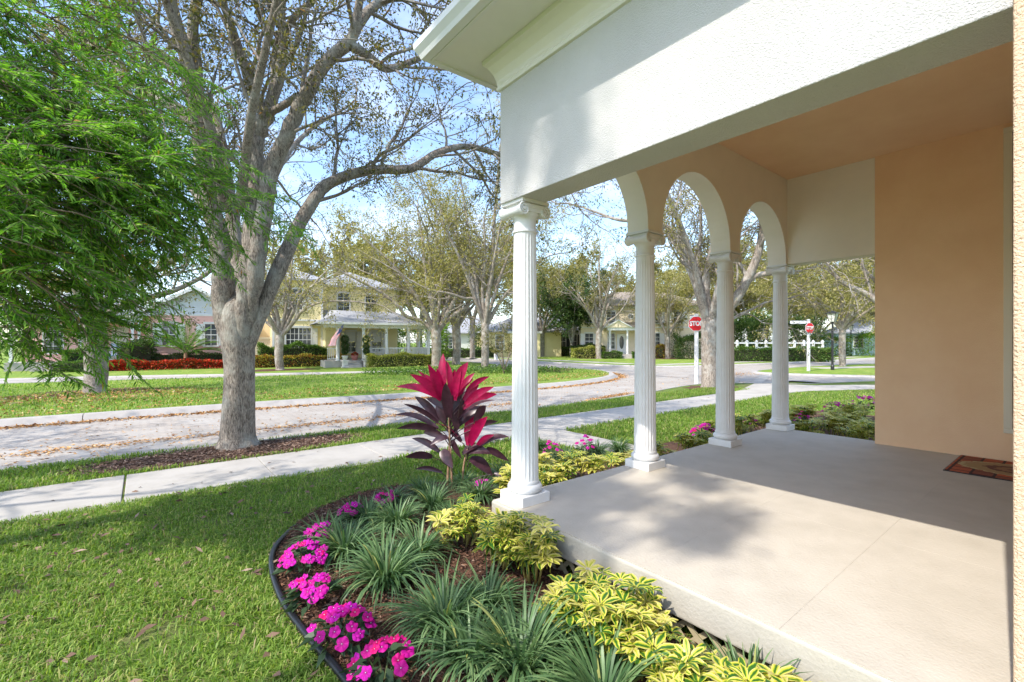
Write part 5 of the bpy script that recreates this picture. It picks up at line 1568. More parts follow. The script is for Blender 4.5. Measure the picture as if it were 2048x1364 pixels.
def bough(p0, p1, r, rng, nside, L2, sag=0.25, dens=6):
    mid = (p0 + p1) / 2 + UPV * sag + rng.normal(0, .12, 3)
    C = smooth_path([p0, p0 * .7 + mid * .3 + UPV * sag * .4, mid, mid * .4 + p1 * .6 + UPV * sag * .3, p1], 5)
    t.tube(C, np.linspace(r, .004, len(C)), 6)
    for j in range(nside):
        f = 0.22 + 0.78 * (j + rng.uniform(0, 1)) / nside
        x = f * (len(C) - 1); i = min(int(x), len(C) - 2); q = C[i] + (C[i + 1] - C[i]) * (x - i)
        dd = C[i + 1] - C[i]; dd /= np.linalg.norm(dd)
        a = np.cross(dd, UPV) * (1 if j % 2 else -1) + rng.normal(0, .35, 3) + np.array((0, 0, -.05))
        d = nrm(dd * 0.75 + a * 0.75)
        Lb = L2 * rng.uniform(.6, 1.2)
        pts = [q]
        for s_ in range(4):
            d = nrm(d + rng.normal(0, .14, 3) + np.array((0, 0, -.045))); pts.append(pts[-1] + d * Lb / 4)
        pts = np.array(pts); t.tube(pts, np.linspace(.007, .0025, 5), 4)
        for m in range(dens):
            f2 = 0.2 + .8 * (m + rng.uniform(0, 1)) / dens; y = f2 * 4; i2 = min(int(y), 3); q2 = pts[i2] + (pts[i2 + 1] - pts[i2]) * (y - i2)
            d2 = pts[i2 + 1] - pts[i2]; d2 = d2 / np.linalg.norm(d2)
            a2 = np.cross(d2, UPV) * (1 if m % 2 else -1) + rng.normal(0, .4, 3)
            spray(q2, nrm(d2 * .8 + a2 * .65), rng.uniform(.14, .30), rng)
        spray(pts[-1], d, rng.uniform(.2, .34), rng)


rg = t.rng
ends = [(560, 410, 4.9), (480, 395, 4.4), (420, 300, 4.5), (400, 470, 4.2), (370, 150, 4.5), (150, 300, 3.3), (60, 420, 3.0), (250, 350, 3.6), (330, 450, 3.9), (330, 350, 3.8), (350, 250, 4.1), (300, 480, 3.7), (270, 530, 3.8),
        (250, 130, 4.2), (230, 300, 3.5), (210, 420, 3.3), (230, 560, 4.0), (170, 520, 3.3), (130, 600, 3.5), (110, 420, 3.0), (100, 250, 3.2), (120, 110, 3.7), (60, 560, 3.0), (40, 610, 3.4), (40, 380, 2.9), (20, 180, 3.2), (30, 60, 3.6),
        (190, 620, 4.1), (40, 680, 3.5), (110, 630, 3.6), (10, 600, 3.0), (160, 220, 3.5), (300, 410, 4.0), (380, 400, 4.4), (60, 470, 3.1), (150, 450, 3.3), (260, 480, 3.6), (340, 520, 4.1), (200, 350, 3.4), (280, 380, 3.7), (90, 330, 3.1), (180, 560, 3.6), (400, 330, 4.2), (20, 480, 2.8)]
for (u, v, Y) in ends:
    if u > 215 and v > 425: v -= 60
    p1 = W(u, v, Y)
    z0 = np.clip(p1[2] + rg.uniform(.1, .9), 1.2, 8.5)
    f = z0 / 9.6; p0 = tb + np.array((0.02, 0, z0))
    bough(p0, p1, .022, rg, 13, .60, 0.22 + .1 * rg.random(), 9)
for j in range(4):       # rest of the crown, around and above
    a = rg.uniform(0, 2 * math.pi); z0 = rg.uniform(3.2, 9.0)
    Rr = rg.uniform(1.2, 2.6) * (1.15 - z0 / 12)
    p1 = tb + np.array((math.cos(a) * Rr, math.sin(a) * Rr, z0 - .4))
    bough(tb + UPV * z0, p1, .02, rg, 6, .6, .2, 4)
# long bare whips
for (a, c, Y) in [((60, 140), (345, 100), 3.7), ((0, 290), (240, 310), 3.0), ((0, 305), (255, 430), 3.0), ((0, 5), (80, 80), 3.4), ((120, 215), (280, 280), 3.4), ((180, 275), (300, 370), 3.6), ((0, 655), (85, 670), 2.9), ((140, 200), (370, 215), 4.0)]:
    P_ = smooth_path([W(a[0], a[1], Y), W((a[0] + c[0]) / 2, (a[1] + c[1]) / 2 - 8, Y + .1), W(c[0], c[1], Y + .3)], 5)
    t.tube(P_, np.linspace(.007, .0025, len(P_)), 4)
    st_ = W(a[0], a[1], Y); P_ = smooth_path([tb + UPV * (st_[2] + .1), (tb + UPV * st_[2] + st_) / 2, st_], 4); t.tube(P_, np.linspace(.016, .0075, len(P_)), 5)
t.flush()
root = tag(empty('evergreen_tree', tuple(tb)), 'feathery bright green evergreen hanging in from the left near the camera', 'tree')
link('trunk', npmesh('trunk', np.vstack(t.V) - tb, np.vstack(t.Q), True), M['twig_bark'], root)
Pn = np.vstack(FL[0]) - tb; D = np.vstack(FL[1]); n = len(Pn)
v, q = leaves(Pn, D, rg.uniform(.045, .078, n), rg.uniform(.010, .0145, n), rg, fold=.12, droop=.1)
link('crown', npmesh('crown', v, q), M['fern_leaf'], root)
print('fern leaves', n)

# ------------------------------------------------------------------ hedges and shrubs across the street
def leafbox(name, label, loc, rz, w, d, h, n, leafm, L, Wd, cat='hedge', group=None, rough=0.12, kind=None, stem=True, hfun=None):
    """a clipped hedge: leaves through the outer shell of a soft-edged box"""
    rng = RNG
    root = empty(name, (loc[0], loc[1], loc[2] if len(loc) > 2 else 0), rz)
    tag(root, label, cat, group, kind)
    P = rng.uniform(-1, 1, (n, 3))
    ax = rng.integers(0, 3, n); sg = np.where(rng.random(n) < .5, -1, 1)
    for k in range(3):
        m = (ax == k); P[m, k] = sg[m] * rng.uniform(.72, 1.0, m.sum())
    low = (ax == 2) & (sg < 0); P[low, 2] = rng.uniform(.7, 1, low.sum())
    P *= 1 - rough * np.abs(np.sin(P[:, :1] * 9 + P[:, 1:2] * 5 + P[:, 2:] * 7)) * rng.uniform(0, 1, (n, 1))
    D = P * (1, 1, .8) + rng.normal(0, .6, (n, 3)) + (0, 0, .3)
    P = P * (w / 2, d / 2, h / 2) + (0, 0, h / 2)
    P[:, 2] += rng.normal(0, .02, n)
    P[:, 2] *= (1 + 0.10 * np.sin(P[:, 0] * 2.1 + 1) + .06 * np.sin(P[:, 0] * 5.3))
    v, q = leaves(P, D, L * rng.uniform(.7, 1.3, n), Wd, rng)
    link('foliage', npmesh('foliage', v, q), M[leafm], root)
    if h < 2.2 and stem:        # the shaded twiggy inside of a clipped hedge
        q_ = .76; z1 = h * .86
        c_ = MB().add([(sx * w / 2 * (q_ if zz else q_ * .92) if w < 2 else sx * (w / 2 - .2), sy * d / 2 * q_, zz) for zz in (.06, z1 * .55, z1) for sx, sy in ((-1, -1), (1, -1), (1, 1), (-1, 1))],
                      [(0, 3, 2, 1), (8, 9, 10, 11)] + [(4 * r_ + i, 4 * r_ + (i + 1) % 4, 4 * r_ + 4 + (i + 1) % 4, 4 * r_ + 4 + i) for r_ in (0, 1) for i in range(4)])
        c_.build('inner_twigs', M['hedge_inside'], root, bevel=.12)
    if stem:
        b = MB()
        kk = max(2, int(w / .6))
        for i in range(kk):
            x = -w / 2 + w * (i + .5) / kk
            b.tube([(x, 0, -.03), (x + .03, .02, h * .45), (x - .05, -.02, h * .85)], [.03, .02, .01], 5)
            b.tube([(x, 0, h * .2), (x + .2, .1, h * .7)], [.015, .006], 4)
        b.build('stems', M['twig_bark'], root)
    return root


def on(h, x, y):
    a = h.rotation_euler.z; return (h.location.x + x * math.cos(a) - y * math.sin(a), h.location.y + x * math.sin(a) + y * math.cos(a))


A8 = R(-8)
leafbox('hedge', 'dark clipped hedge under the pink cottage windows', on(pk, 2.6, -0.75), A8, 5.6, .8, 1.0, 5200, 'dark_leaf', .11, .06)
leafbox('hedge', 'tall green hedge below the yellow house window', on(yl, 1.3, -0.9), A8, 4.6, 1.1, 1.55, 8000, 'hedge_leaf', .12, .075)
leafbox('croton_border', 'red and yellow croton border in front of the green hedge', on(yl, 1.7, -2.1), A8, 6.2, .9, .75, 7000, 'croton_leaf', .15, .06, 'shrub border')
leafbox('golden_hedge', 'golden variegated hedge along the yellow porch railing', on(yl, x0 + 5.3, py - .75), A8, 4.9, .9, .85, 7500, 'golden_leaf', .12, .06)
leafbox('red_flower_bed', 'bed of red and orange flowers along the pink cottage', on(pk, 2.2, -2.3), A8, 7.6, 1.5, .55, 9500, 'red_bloom', .12, .08, 'flower bed', kind='stuff', stem=False)
leafbox('shrub', 'rounded dark green shrub at the corner of the pink cottage', on(pk, -.3, -1.0), 0.4, 1.7, 1.6, 1.75, 3600, 'dark_leaf', .12, .07, 'shrub', rough=.35)
leafbox('shrub', 'leafy green shrub left of the pink cottage steps', on(pk, -3.0, -1.5), 0.2, 1.5, 1.2, 1.3, 2600, 'hedge_leaf', .12, .07, 'shrub', rough=.35)
leafbox('hedge', 'low bright clipped hedge beside the pink cottage steps', on(pk, -2.6, -2.7), A8, 2.2, .8, .6, 2600, 'hedge_leaf', .09, .05)
leafbox('shrub', 'bright green shrub seen through the end of the yellow porch', tuple(W(838, 700, 46)[:2]), R(-40), 6.0, 2.0, 3.4, 6000, 'bright_leaf', .2, .11, 'shrub', rough=.3)
A30, A45 = R(-30), R(-45)
leafbox('hedge', 'mixed green hedge in front of the white cottage', on(wh, 2.4, -1.2), A30, 8.5, 1.2, 1.1, 6000, 'hedge_leaf', .17, .09)
leafbox('shrub', 'low pale green shrub under the dark magnolia', on(wh, 5.6, -2.4), A30, 2.4, 1.2, .8, 2200, 'bright_leaf', .15, .08, 'shrub', rough=.3)
leafbox('hedge', 'orange-topped croton hedge left of the cream house porch', on(cr_, -.2, -1.4), A45, 3.6, 1.3, 1.15, 4000, 'golden_leaf', .17, .09)
leafbox('hedge', 'dark hedge against the cream house wall', on(cr_, -.2, -.5), A45, 3.8, .6, 1.4, 3000, 'dark_leaf', .16, .09)
leafbox('shrub', 'low shrubs left of the cream house steps', on(cr_, 2.2, -2.7), A45, 2.2, .7, .7, 1600, 'hedge_leaf', .14, .08, 'shrub', rough=.3)
leafbox('shrub', 'low shrubs right of the cream house steps', on(cr_, 5.2, -2.7), A45, 1.8, .7, .7, 1400, 'hedge_leaf', .14, .08, 'shrub', rough=.3)
leafbox('shrub', 'reddish croton by the cream house right window', on(cr_, 7.3, -1.0), A45, 1.6, 1.0, 1.3, 1500, 'croton_leaf', .18, .09, 'shrub', rough=.3)
leafbox('shrub', 'spreading dark cedar behind the far stop sign', on(cr_, 10.8, -2.6), A45, 4.6, 2.4, 2.5, 6000, 'dark_leaf', .22, .07, 'shrub', rough=.4)
hm = W(1547, 700, 42.2)
leafbox('hedge', 'long clipped grey-green hedge below the white rail fence', (hm[0], hm[1]), FANG, 11.5, 1.2, 1.22, 11000, 'hedge_leaf', .14, .08)
hm = W(1650, 700, 58)
leafbox('hedge', 'bright green block hedge behind the lamp post', (hm[0], hm[1]), R(-40), 6, 2, 2.4, 4500, 'hedge_leaf', .2, .11)
hm = W(1720, 700, 72)
leafbox('hedge', 'low hedge in front of the pale blue bungalow', (hm[0], hm[1]), R(-55), 11, 1.5, 1.5, 4500, 'hedge_leaf', .22, .12)
hm = W(1752, 700, 60)
leafbox('shrub', 'tall green shrub at the edge of the pale blue bungalow', (hm[0], hm[1]), R(-40), 4, 3, 3.2, 3000, 'bright_leaf', .24, .13, 'shrub', rough=.3)
for i, (u, Y, w, h, lab) in enumerate([(1490, 50, 5, 4.2, 'dark palm clump behind the fence, nearest the third column'), (1535, 51, 5, 4.8, 'dark palm clump behind the middle of the rail fence'), (1600, 50, 5, 4.2, 'dark leafy clump behind the fence by the street-name sign'), (1440, 52, 4.5, 4.0, 'dark leafy clump behind the oak trunk and stop sign')]):
    hm = W(u, 700, Y)
    leafbox('shrub', lab, (hm[0], hm[1]), R(20 * i), w, w * .7, h, 5200, 'dark_leaf' if i % 2 == 0 else 'hedge_leaf', .42, .09, 'shrub', rough=.45)
hm = W(912, 700, 52)
leafbox('hedge', 'low clipped hedge before the white bungalow', (hm[0], hm[1]), R(-20), 9, 1.2, 1.0, 3500, 'hedge_leaf', .17, .09)
hm = W(962, 700, 60)
leafbox('shrub', 'dark conical shrub between the bungalow and yellow garage house', (hm[0], hm[1]), 0, 2.6, 2.6, 3.6, 2600, 'dark_leaf', .22, .11, 'shrub', rough=.4)
# groundcover and the bare-stemmed shrub on the island
P = np.column_stack([RNG.uniform(9, 18.6, 9000), RNG.uniform(15.5, 24.2, 9000), RNG.uniform(.05, .34, 9000)])
ok = (P[:, 1] > 26.5 - P[:, 0] * .48) & (P[:, 1] < 27.2 - P[:, 0] * .22) & (P[:, 1] > 16.8); P = P[ok]
v, q = leaves(P, RNG.normal(0, .7, (len(P), 3)) + (0, 0, .5), .14 * RNG.uniform(.7, 1.3, len(P)), .07, RNG)
tag(link('groundcover', npmesh('groundcover', v, q), M['hedge_leaf']), 'low leafy groundcover under the island trees', 'groundcover', kind='stuff')
sp = W(1008, 745, 25.0); sp[2] = .05
t = Tree(91); P2 = dict(FARP); P2.update(twigs=True, seg=.3, rmin=.008, rbranch=.03, leaves=14, lspread=.08, kids=(0, 3, 3, 3, 3))
for j in range(5):
    a = j * 1.3; d = np.array((math.cos(a) * .35, math.sin(a) * .35, 0))
    t.limb([sp, sp + d * .6 + UPV * .7, sp + d * 1.6 + UPV * 1.3, sp + d * 2.4 + UPV * 1.7], .035, .015, P2, lev=2, start=.5, space=.3, sides=6, Lr=(.5, .8))
t.LP = [np.maximum(x, (-99, -99, 1.25)) for x in t.LP]
t.finish('bare_stemmed_shrub', 'small multi-stemmed shrub on the island just left of the first column', sp, 'twig_bark', 'oak_leaf', .12, .06, cat='shrub')

# palm before the pink cottage
pb = on(pk, 2.35, -1.55)
pm = tag(empty('palm', (pb[0], pb[1], 0)), 'young feather palm in front of the pink cottage windows', 'palm')
MB().lathe([(.16, -.03), (.12, .1), (.10, .9), (.07, 1.1)], 10).build('trunk', M['cane'], pm)


def frond(az, el, L, rng):
    n = 12; p = np.array((0, 0, .95)); d = np.array((math.cos(az) * math.cos(el), math.sin(az) * math.cos(el), math.sin(el))); pts = [p]
    for i in range(n):
        d = nrm(d + np.array((0, 0, -.075))); p = p + d * L / n; pts.append(p)
    pts = np.array(pts); v0, q0 = tube_np(pts, np.linspace(.022, .005, n + 1), 4)
    k = 46; tt = np.linspace(.18, 1, k) * n; i = np.minimum(tt.astype(int), n - 1); f = (tt - i)[:, None]
    q = np.repeat(pts[i] * (1 - f) + pts[i + 1] * f, 2, axis=0); dd = np.repeat(nrm(pts[i + 1] - pts[i]), 2, axis=0)
    sd = nrm(np.cross(dd, UPV)) * np.where(np.arange(2 * k) % 2, 1, -1)[:, None]
    ln = .5 * np.sin(np.linspace(.3, 2.9, k)).repeat(2)
    v1, q1 = leaves(q, dd * .6 + sd + UPV * .25, ln, .055, rng, droop=.25)
    return merge([(v0, q0), (v1, q1)])


for j in range(15):
    v, q = frond(j * 2.4, R(28 + 52 * ((j * 7) % 15) / 15), 2.1 + .4 * RNG.random(), RNG)
    link('frond', npmesh('frond', v, q), M['palm_leaf'], pm)

# ------------------------------------------------------------------ the flower bed by the porch
# lilyturf clumps
def lilyturf_mesh(seed, n=280, L=(.28, .50), wd=.008):
    rng = np.random.default_rng(seed); k = 6
    az = rng.uniform(0, 2 * math.pi, n); lean = rng.uniform(.2, 1.1, n) ** .75
    Ln = rng.uniform(*L, n)
    base_ = np.column_stack([np.cos(az), np.sin(az), np.zeros(n)]) * (rng.uniform(0, .09, n)[:, None])
    out = np.column_stack([np.cos(az + rng.normal(0, .35, n)), np.sin(az + rng.normal(0, .35, n)), np.zeros(n)])
    el = 1.5 - lean * .55
    pts = [base_]; p = base_.copy()
    for i in range(k):
        e = el - (i / (k - 1)) ** 1.35 * lean * 2.1
        p = p + (out * np.cos(e)[:, None] + UPV * np.sin(e)[:, None]) * (Ln / k)[:, None]; pts.append(p)
    pts = np.stack(pts, 1)                                   # n, k+1, 3
    pts[:, :, 2] = np.maximum(pts[:, :, 2], .012)
    side = nrm(np.cross(out, UPV) + rng.normal(0, .25, (n, 3)))
    ww = np.array([.75, 1, 1, .95, .8, .5, .06]) * wd
    a = pts + side[:, None, :] * ww[None, :, None]; b = pts - side[:, None, :] * ww[None, :, None]
    V = np.stack([a, b], 2).reshape(n, -1, 3)
    idx = np.arange(k); Q = np.stack([2 * idx, 2 * idx + 1, 2 * idx + 3, 2 * idx + 2], 1)
    Q = (Q[None] + (np.arange(n) * 2 * (k + 1))[:, None, None]).reshape(-1, 4)
    return npmesh('lilyturf', V.reshape(-1, 3), Q, True)


LT = [lilyturf_mesh(s) for s in (1, 2, 3, 4)]
for m_ in LT: m_.materials.append(M['liriope_blade'])
clumps = [(772, 1172, 1.05, 'largest lilyturf clump, at the middle of the flower bed'), (890, 1262, 1.0, 'lilyturf clump right of the lowest pink flowers'), (1042, 1348, 1.05, 'lilyturf clump below the yellow variegated shrubs, bottom centre'), (1205, 1425, 1.05, 'lilyturf clump at the bottom edge, right of centre'),
          (690, 1112, .95, 'lilyturf clump behind the leftmost pink flowers'), (795, 1058, .85, 'lilyturf clump between the lawn and the big middle clump'), (865, 1022, .8, 'lilyturf clump left of the red cordyline canes'), (735, 1050, .75, 'lilyturf clump nearest the lawn at the back of the bed'), (960, 1000, .8, 'lilyturf clump right of the cordyline canes'), (925, 975, .7, 'lilyturf clump directly behind the cordyline'),
          (1010, 960, .75, 'lilyturf clump left of the first column base'), (1130, 925, .8, 'lilyturf clump beyond the first column, near the path'), (1192, 910, .8, 'lilyturf clump in the middle of the bed between first and second column'), (1238, 905, .75, 'lilyturf clump left of the second column'),
          (1478, 868, .7, 'lilyturf clump between third and fourth column'), (1584, 856, .8, 'lilyturf clump just right of the fourth column'), (1688, 856, .9, 'dark lilyturf clump in the hedge near the peach wall'), (1495, 1440, .85, 'broad-bladed lilyturf at the bottom right by the porch slab'), (648, 1092, .7, 'lilyturf clump at the grass edge above the pink flowers'), (715, 1040, .65, 'low lilyturf clump along the back edge of the bed'), (785, 1008, .65, 'low lilyturf clump on the lawn side, left of the cordyline'), (845, 990, .65, 'small lilyturf clump at the back corner of the bed'), (838, 1120, .85, 'lilyturf clump wedged between the middle clump and the cordyline'), (975, 1230, .8, 'lilyturf clump touching the yellow shrubs at mid bed'), (940, 1330, .85, 'lilyturf clump left of the bottom centre one'), (905, 1045, .7, 'lilyturf clump in front of the cordyline canes'), (1110, 1330, .8, 'lilyturf clump under the leaning yellow shrub'), (1075, 900, .7, 'small lilyturf clump by the lawn beyond the first column')]
for i, (u, v_, s_, lab) in enumerate(clumps):
    p = G(u, v_, .022)
    tag(link('lilyturf_clump', LT[i % 4], None, None, (p[0], p[1], .02), (0, 0, i * 1.7), (s_ * .95, s_ * .95, s_ * random.uniform(.78, .95))), lab, 'grass clump', 'lilyturf clumps in the bed')

# variegated umbrella shrubs
def leaflet(L, wd, az, tilt, rng):
    rows = 6; V = []; rim = []
    d = np.array((math.cos(az), math.sin(az), 0)); sd = np.array((-math.sin(az), math.cos(az), 0))
    for i in range(rows):
        f = i / (rows - 1); w = wd * (math.sin(min(1, f * .93 + .05) * math.pi) ** .75) * (1 if f < .95 else .35)
        c = d * (.012 + L * f) + UPV * (math.sin(tilt) * L * f - .30 * L * f * f * rng.uniform(.5, 1.1))
        for sgn in (-1, 0, 1):
            V.append(c + sd * sgn * w / 2 + UPV * (abs(sgn) * w * .16)); rim.append(abs(sgn) * 1.0 if 0 < i < rows - 1 else .6)
    Q = [(i * 3 + j, i * 3 + j + 1, i * 3 + 4 + j, i * 3 + 3 + j) for i in range(rows - 1) for j in range(2)]
    return V, Q, rim


def rosette_mesh(seed):
    rng = random.Random(seed); V = []; Q = []; rim = []
    n = rng.choice((7, 8, 8, 9))
    for k in range(n):
        a = 2 * math.pi * k / n + rng.uniform(-.15, .15)
        v, q, r = leaflet(rng.uniform(.06, .085), rng.uniform(.026, .034), a, rng.uniform(.1, .5), rng)
        o = len(V); V += v; Q += [tuple(i + o for i in f) for f in q]; rim += r
    # petiole
    o = len(V); pt_ = [(0, 0, 0), (.008, 0, -.04), (.012, .004, -.09)]
    v, q = tube_np(np.array(pt_), np.array((.0028, .0028, .0032)), 4)
    V += list(v); Q += [tuple(int(i) + o for i in f) for f in q]; rim += [.35] * len(v)
    me = npmesh('leaf', np.array(V), np.array(Q), True)
    at = me.attributes.new('rim', 'FLOAT', 'POINT'); at.data.foreach_set('value', np.array(rim, np.float32))
    me.materials.append(M['variegated'])
    return me


RS = [rosette_mesh(s) for s in range(6)]


def umbrella_shrub(p, r, h, n, lab, seed, s=1.0, grp='variegated umbrella shrubs'):
    rng = random.Random(seed)
    root = tag(empty('umbrella_shrub', (p[0], p[1], .02)), lab, 'shrub', grp)
    st = MB(); tops = []
    for k in range(max(4, n // 6)):
        a = rng.uniform(0, 6.28); rr = r * math.sqrt(rng.random()) * .8
        hx = h * rng.uniform(.55, 1.0)
        b0 = (rr * .4 * math.cos(a), rr * .4 * math.sin(a), -.02); b1 = (rr * math.cos(a), rr * math.sin(a), hx)
        st.tube([b0, ((b0[0] + b1[0]) / 2 + rng.uniform(-.03, .03), (b0[1] + b1[1]) / 2, hx * .5), b1], [.009, .008, .005], 6)
        tops.append((b0, b1))
    st.build('stems', M['stem_yellow'], root, smooth=True)
    for k in range(n):
        b0, b1 = rng.choice(tops)
        f = 1.0 if k < len(tops) else rng.uniform(.35, 1.0)
        if k < len(tops): b0, b1 = tops[k]
        a = rng.uniform(0, 6.28); e = rng.uniform(.02, .10) if k >= len(tops) else .01
        c = (b0[0] + (b1[0] - b0[0]) * f + e * math.cos(a), b0[1] + (b1[1] - b0[1]) * f + e * math.sin(a), b0[2] + (b1[2] - b0[2]) * f + .05 + rng.uniform(0, .05))
        tl = rng.uniform(.05, .5) if k >= len(tops) else .12
        link('leaf', rng.choice(RS), None, root, c, (tl * math.sin(a + 1.57), -tl * math.cos(a + 1.57) * -1 if False else tl * -math.cos(a + 1.57), rng.uniform(0, 6.28)), s * rng.uniform(.75, 1.25))
    return root


for i, (u, v_, r, h, n, lab, s_) in enumerate([
        (925, 1095, .26, .30, 50, 'yellow variegated shrub in front of the cordyline canes', 1.1), (1000, 1130, .30, .36, 70, 'yellow variegated shrub at the foot of the first column', 1.1), (1060, 1165, .24, .40, 46, 'yellow variegated shrub with tall pale stem at the porch corner', 1.1),
        (1150, 1262, .25, .24, 74, 'yellow variegated shrub along the middle of the porch slab', 1.05), (1262, 1330, .28, .29, 92, 'largest yellow variegated shrub, with a sprig standing above the slab edge', 1.05), (1208, 1298, .2, .24, 46, 'yellow variegated shrub wedged between the two along the slab', 1.05), (1340, 1425, .22, .2, 44, 'yellow variegated shrub at the bottom edge beside the slab', 1.0),
        (1535, 1480, .26, .25, 60, 'yellow variegated shrub in the bottom right corner', 1.05)]):
    p = G(u, v_, .022); p[0] = min(p[0], 2.33 - r * .55)
    umbrella_shrub(p, r, h, n, lab, 40 + i, s_)
for i, (x, y, r, h, n, lab) in enumerate([
        (3.1, 3.75, .36, .30, 44, 'variegated shrub just beyond the first column'), (3.7, 3.85, .36, .32, 44, 'variegated shrub between first and second column, centre'), (4.2, 3.9, .32, .30, 36, 'variegated shrub just left of the second column'),
        (4.9, 3.75, .34, .26, 34, 'low variegated shrub right of the second column'), (6.9, 3.85, .34, .30, 36, 'variegated shrub right of the third column'), (7.5, 3.9, .32, .32, 34, 'variegated shrub left of the fourth column'),
        (5.5, 3.8, .36, .3, 40, 'variegated shrub midway between second and third column'), (6.4, 3.75, .3, .26, 30, 'variegated shrub at the foot of the third column'), (8.4, 3.9, .4, .34, 40, 'variegated shrub behind the fourth column'), (9.2, 3.8, .42, .36, 44, 'variegated shrub at the lawn edge right of the fourth column'), (10.3, 3.7, .45, .42, 48, 'variegated shrub farthest out on the right lawn edge'), (9.1, 2.4, .4, .36, 44, 'low variegated shrub touching the porch corner on the right'), (11.2, 3.2, .5, .5, 50, 'tallest variegated shrub half hidden by the peach wall'), (8.9, 3.1, .42, .34, 44, 'leafy variegated shrub just right of the fourth column'), (9.6, 2.9, .42, .4, 48, 'leafy variegated shrub in front of the right lawn'), (10.4, 2.9, .42, .46, 48, 'tall variegated shrub beside the peach wall edge'), (9.8, 2.2, .42, .46, 48, 'nearest variegated shrub at the peach wall corner')]):
    umbrella_shrub((x, y), r, h, n, lab, 80 + i, 1.35)

# impatiens
def flower_mesh(seed):
    rng = random.Random(seed); n = 25; V = [(0, 0, 0)]; R0 = .029
    for ring_ in (.5, 1.0):
        for k in range(n):
            a = 2 * math.pi * k / n
            r = R0 * ring_ * (1 if ring_ < .9 else (.80 + .22 * abs(math.cos(2.5 * a)) ** .6))
            V.append((r * math.cos(a), r * math.sin(a), .004 * math.cos(5 * a) * ring_ + (.006 if ring_ < .9 else rng.uniform(-.002, .004))))
    F = [(0, 1 + k, 1 + (k + 1) % n) for k in range(n)] + [(1 + k, 1 + n + k, 1 + n + (k + 1) % n, 1 + (k + 1) % n) for k in range(n)]
    return MB().add(V, F).mesh('flower', True)


FM = [flower_mesh(s) for s in range(3)]
FMr = [flower_mesh(s + 5) for s in range(2)]
for m_ in FM: m_.materials.append(M['flower_pink'])
for m_ in FMr: m_.materials.append(M['flower_rose'])
eye = MB().lathe([(.0022, 0), (.0015, .003)], 6).mesh('flower_eye'); eye.materials.append(M['sign_white'])


def impatiens(p, r, h, nf, nl, lab, seed, s=1.0, rosy=0.1):
    rng = random.Random(seed); nr = np.random.default_rng(seed)
    root = tag(empty('impatiens', (p[0], p[1], .02)), lab, 'flower plant', 'pink impatiens in the bed')
    a = nr.uniform(0, 6.28, nl); rr = r * np.sqrt(nr.random(nl)); z = h * (1 - .5 * (rr / r) ** 2) * nr.uniform(.45, .95, nl)
    P = np.column_stack([rr * np.cos(a) * .8, rr * np.sin(a) * .8, z])
    D = np.column_stack([np.cos(a), np.sin(a), nr.uniform(-.2, .5, nl)])
    v, q = leaves(P, D, nr.uniform(.07, .115, nl), nr.uniform(.032, .046, nl), nr, fold=.2, droop=.2)
    st = MB()
    for k in range(8):
        b = k * .8; st.tube([(0, 0, -.02), (r * .5 * math.cos(b), r * .5 * math.sin(b), h * .7)], [.006, .004], 5)
    st.build('stems', M['stem_green'], root)
    link('foliage', npmesh('foliage', v, q), M['impatiens_leaf'], root)
    for k in range(nf):
        b = rng.uniform(0, 6.28); f = math.sqrt(rng.random()); x, y = r * f * math.cos(b), r * f * math.sin(b)
        zz = h * (1.02 - .45 * f * f) + rng.uniform(-.01, .02)
        tx, ty = -x / r * .6 - .45 + rng.uniform(-.3, .3), -y / r * .6 - .5 + rng.uniform(-.3, .3)   # nod outwards and to the light
        d = Vector((x / r * .6 - .3 + rng.uniform(-.3, .3), y / r * .6 - .3 + rng.uniform(-.3, .3), 1.0)).normalized()
        fo = link('flower', rng.choice(FMr if rng.random() < rosy else FM), None, root, (x, y, zz), d.to_track_quat('Z', 'Y').to_euler(), s * rng.uniform(.8, 1.2))
        link('flower_eye', eye, None, fo, (0, 0, .003))
    return root


for i, (u, v_, r, h, nf, nl, lab, s_) in enumerate([
        (640, 1100, .13, .20, 12, 26, 'pink impatiens behind the leftmost one at the bed edge', 1.0), (607, 1145, .17, .20, 20, 30, 'leftmost pink impatiens, where the edging bends', 1.0), (625, 1210, .16, .17, 14, 34, 'second pink impatiens from the bottom left edging bend', 1.05),
        (680, 1292, .17, .18, 18, 34, 'fullest pink impatiens leaning over the black edging', 1.15), (768, 1362, .16, .16, 11, 44, 'lowest pink impatiens near the bottom of the bed', 1.1), (702, 1048, .13, .18, 10, 20, 'pink impatiens on the lawn edge behind the lilyturf', 1.0), (772, 1018, .12, .18, 8, 18, 'farthest pink impatiens left of the cordyline', 1.0),
        (968, 990, .12, .17, 6, 18, 'pink impatiens half hidden under the cordyline leaves', 1.0), (1105, 930, .15, .32, 6, 22, 'pink impatiens right behind the first column', 1.0), (1172, 920, .16, .34, 8, 24, 'pink impatiens in the bed before the second column', 1.0), (1408, 893, .22, .36, 24, 30, 'bright pink impatiens at the base of the third column', 1.05),
        (1500, 868, .15, .34, 6, 22, 'pink impatiens left of the fourth column', 1.0), (1604, 862, .15, .36, 6, 22, 'rosy impatiens right of the fourth column', 1.0), (1672, 850, .24, .48, 12, 34, 'pink impatiens above the hedge near the peach wall', 1.1), (1728, 838, .24, .56, 10, 34, 'pink impatiens farthest right beside the peach wall', 1.1)]):
    p = G(u, v_, .022)
    impatiens(p, r, h, int(nf * 1.9), int(nl * 1.3), lab, 200 + i, s_, .12 if i != 4 else .4)
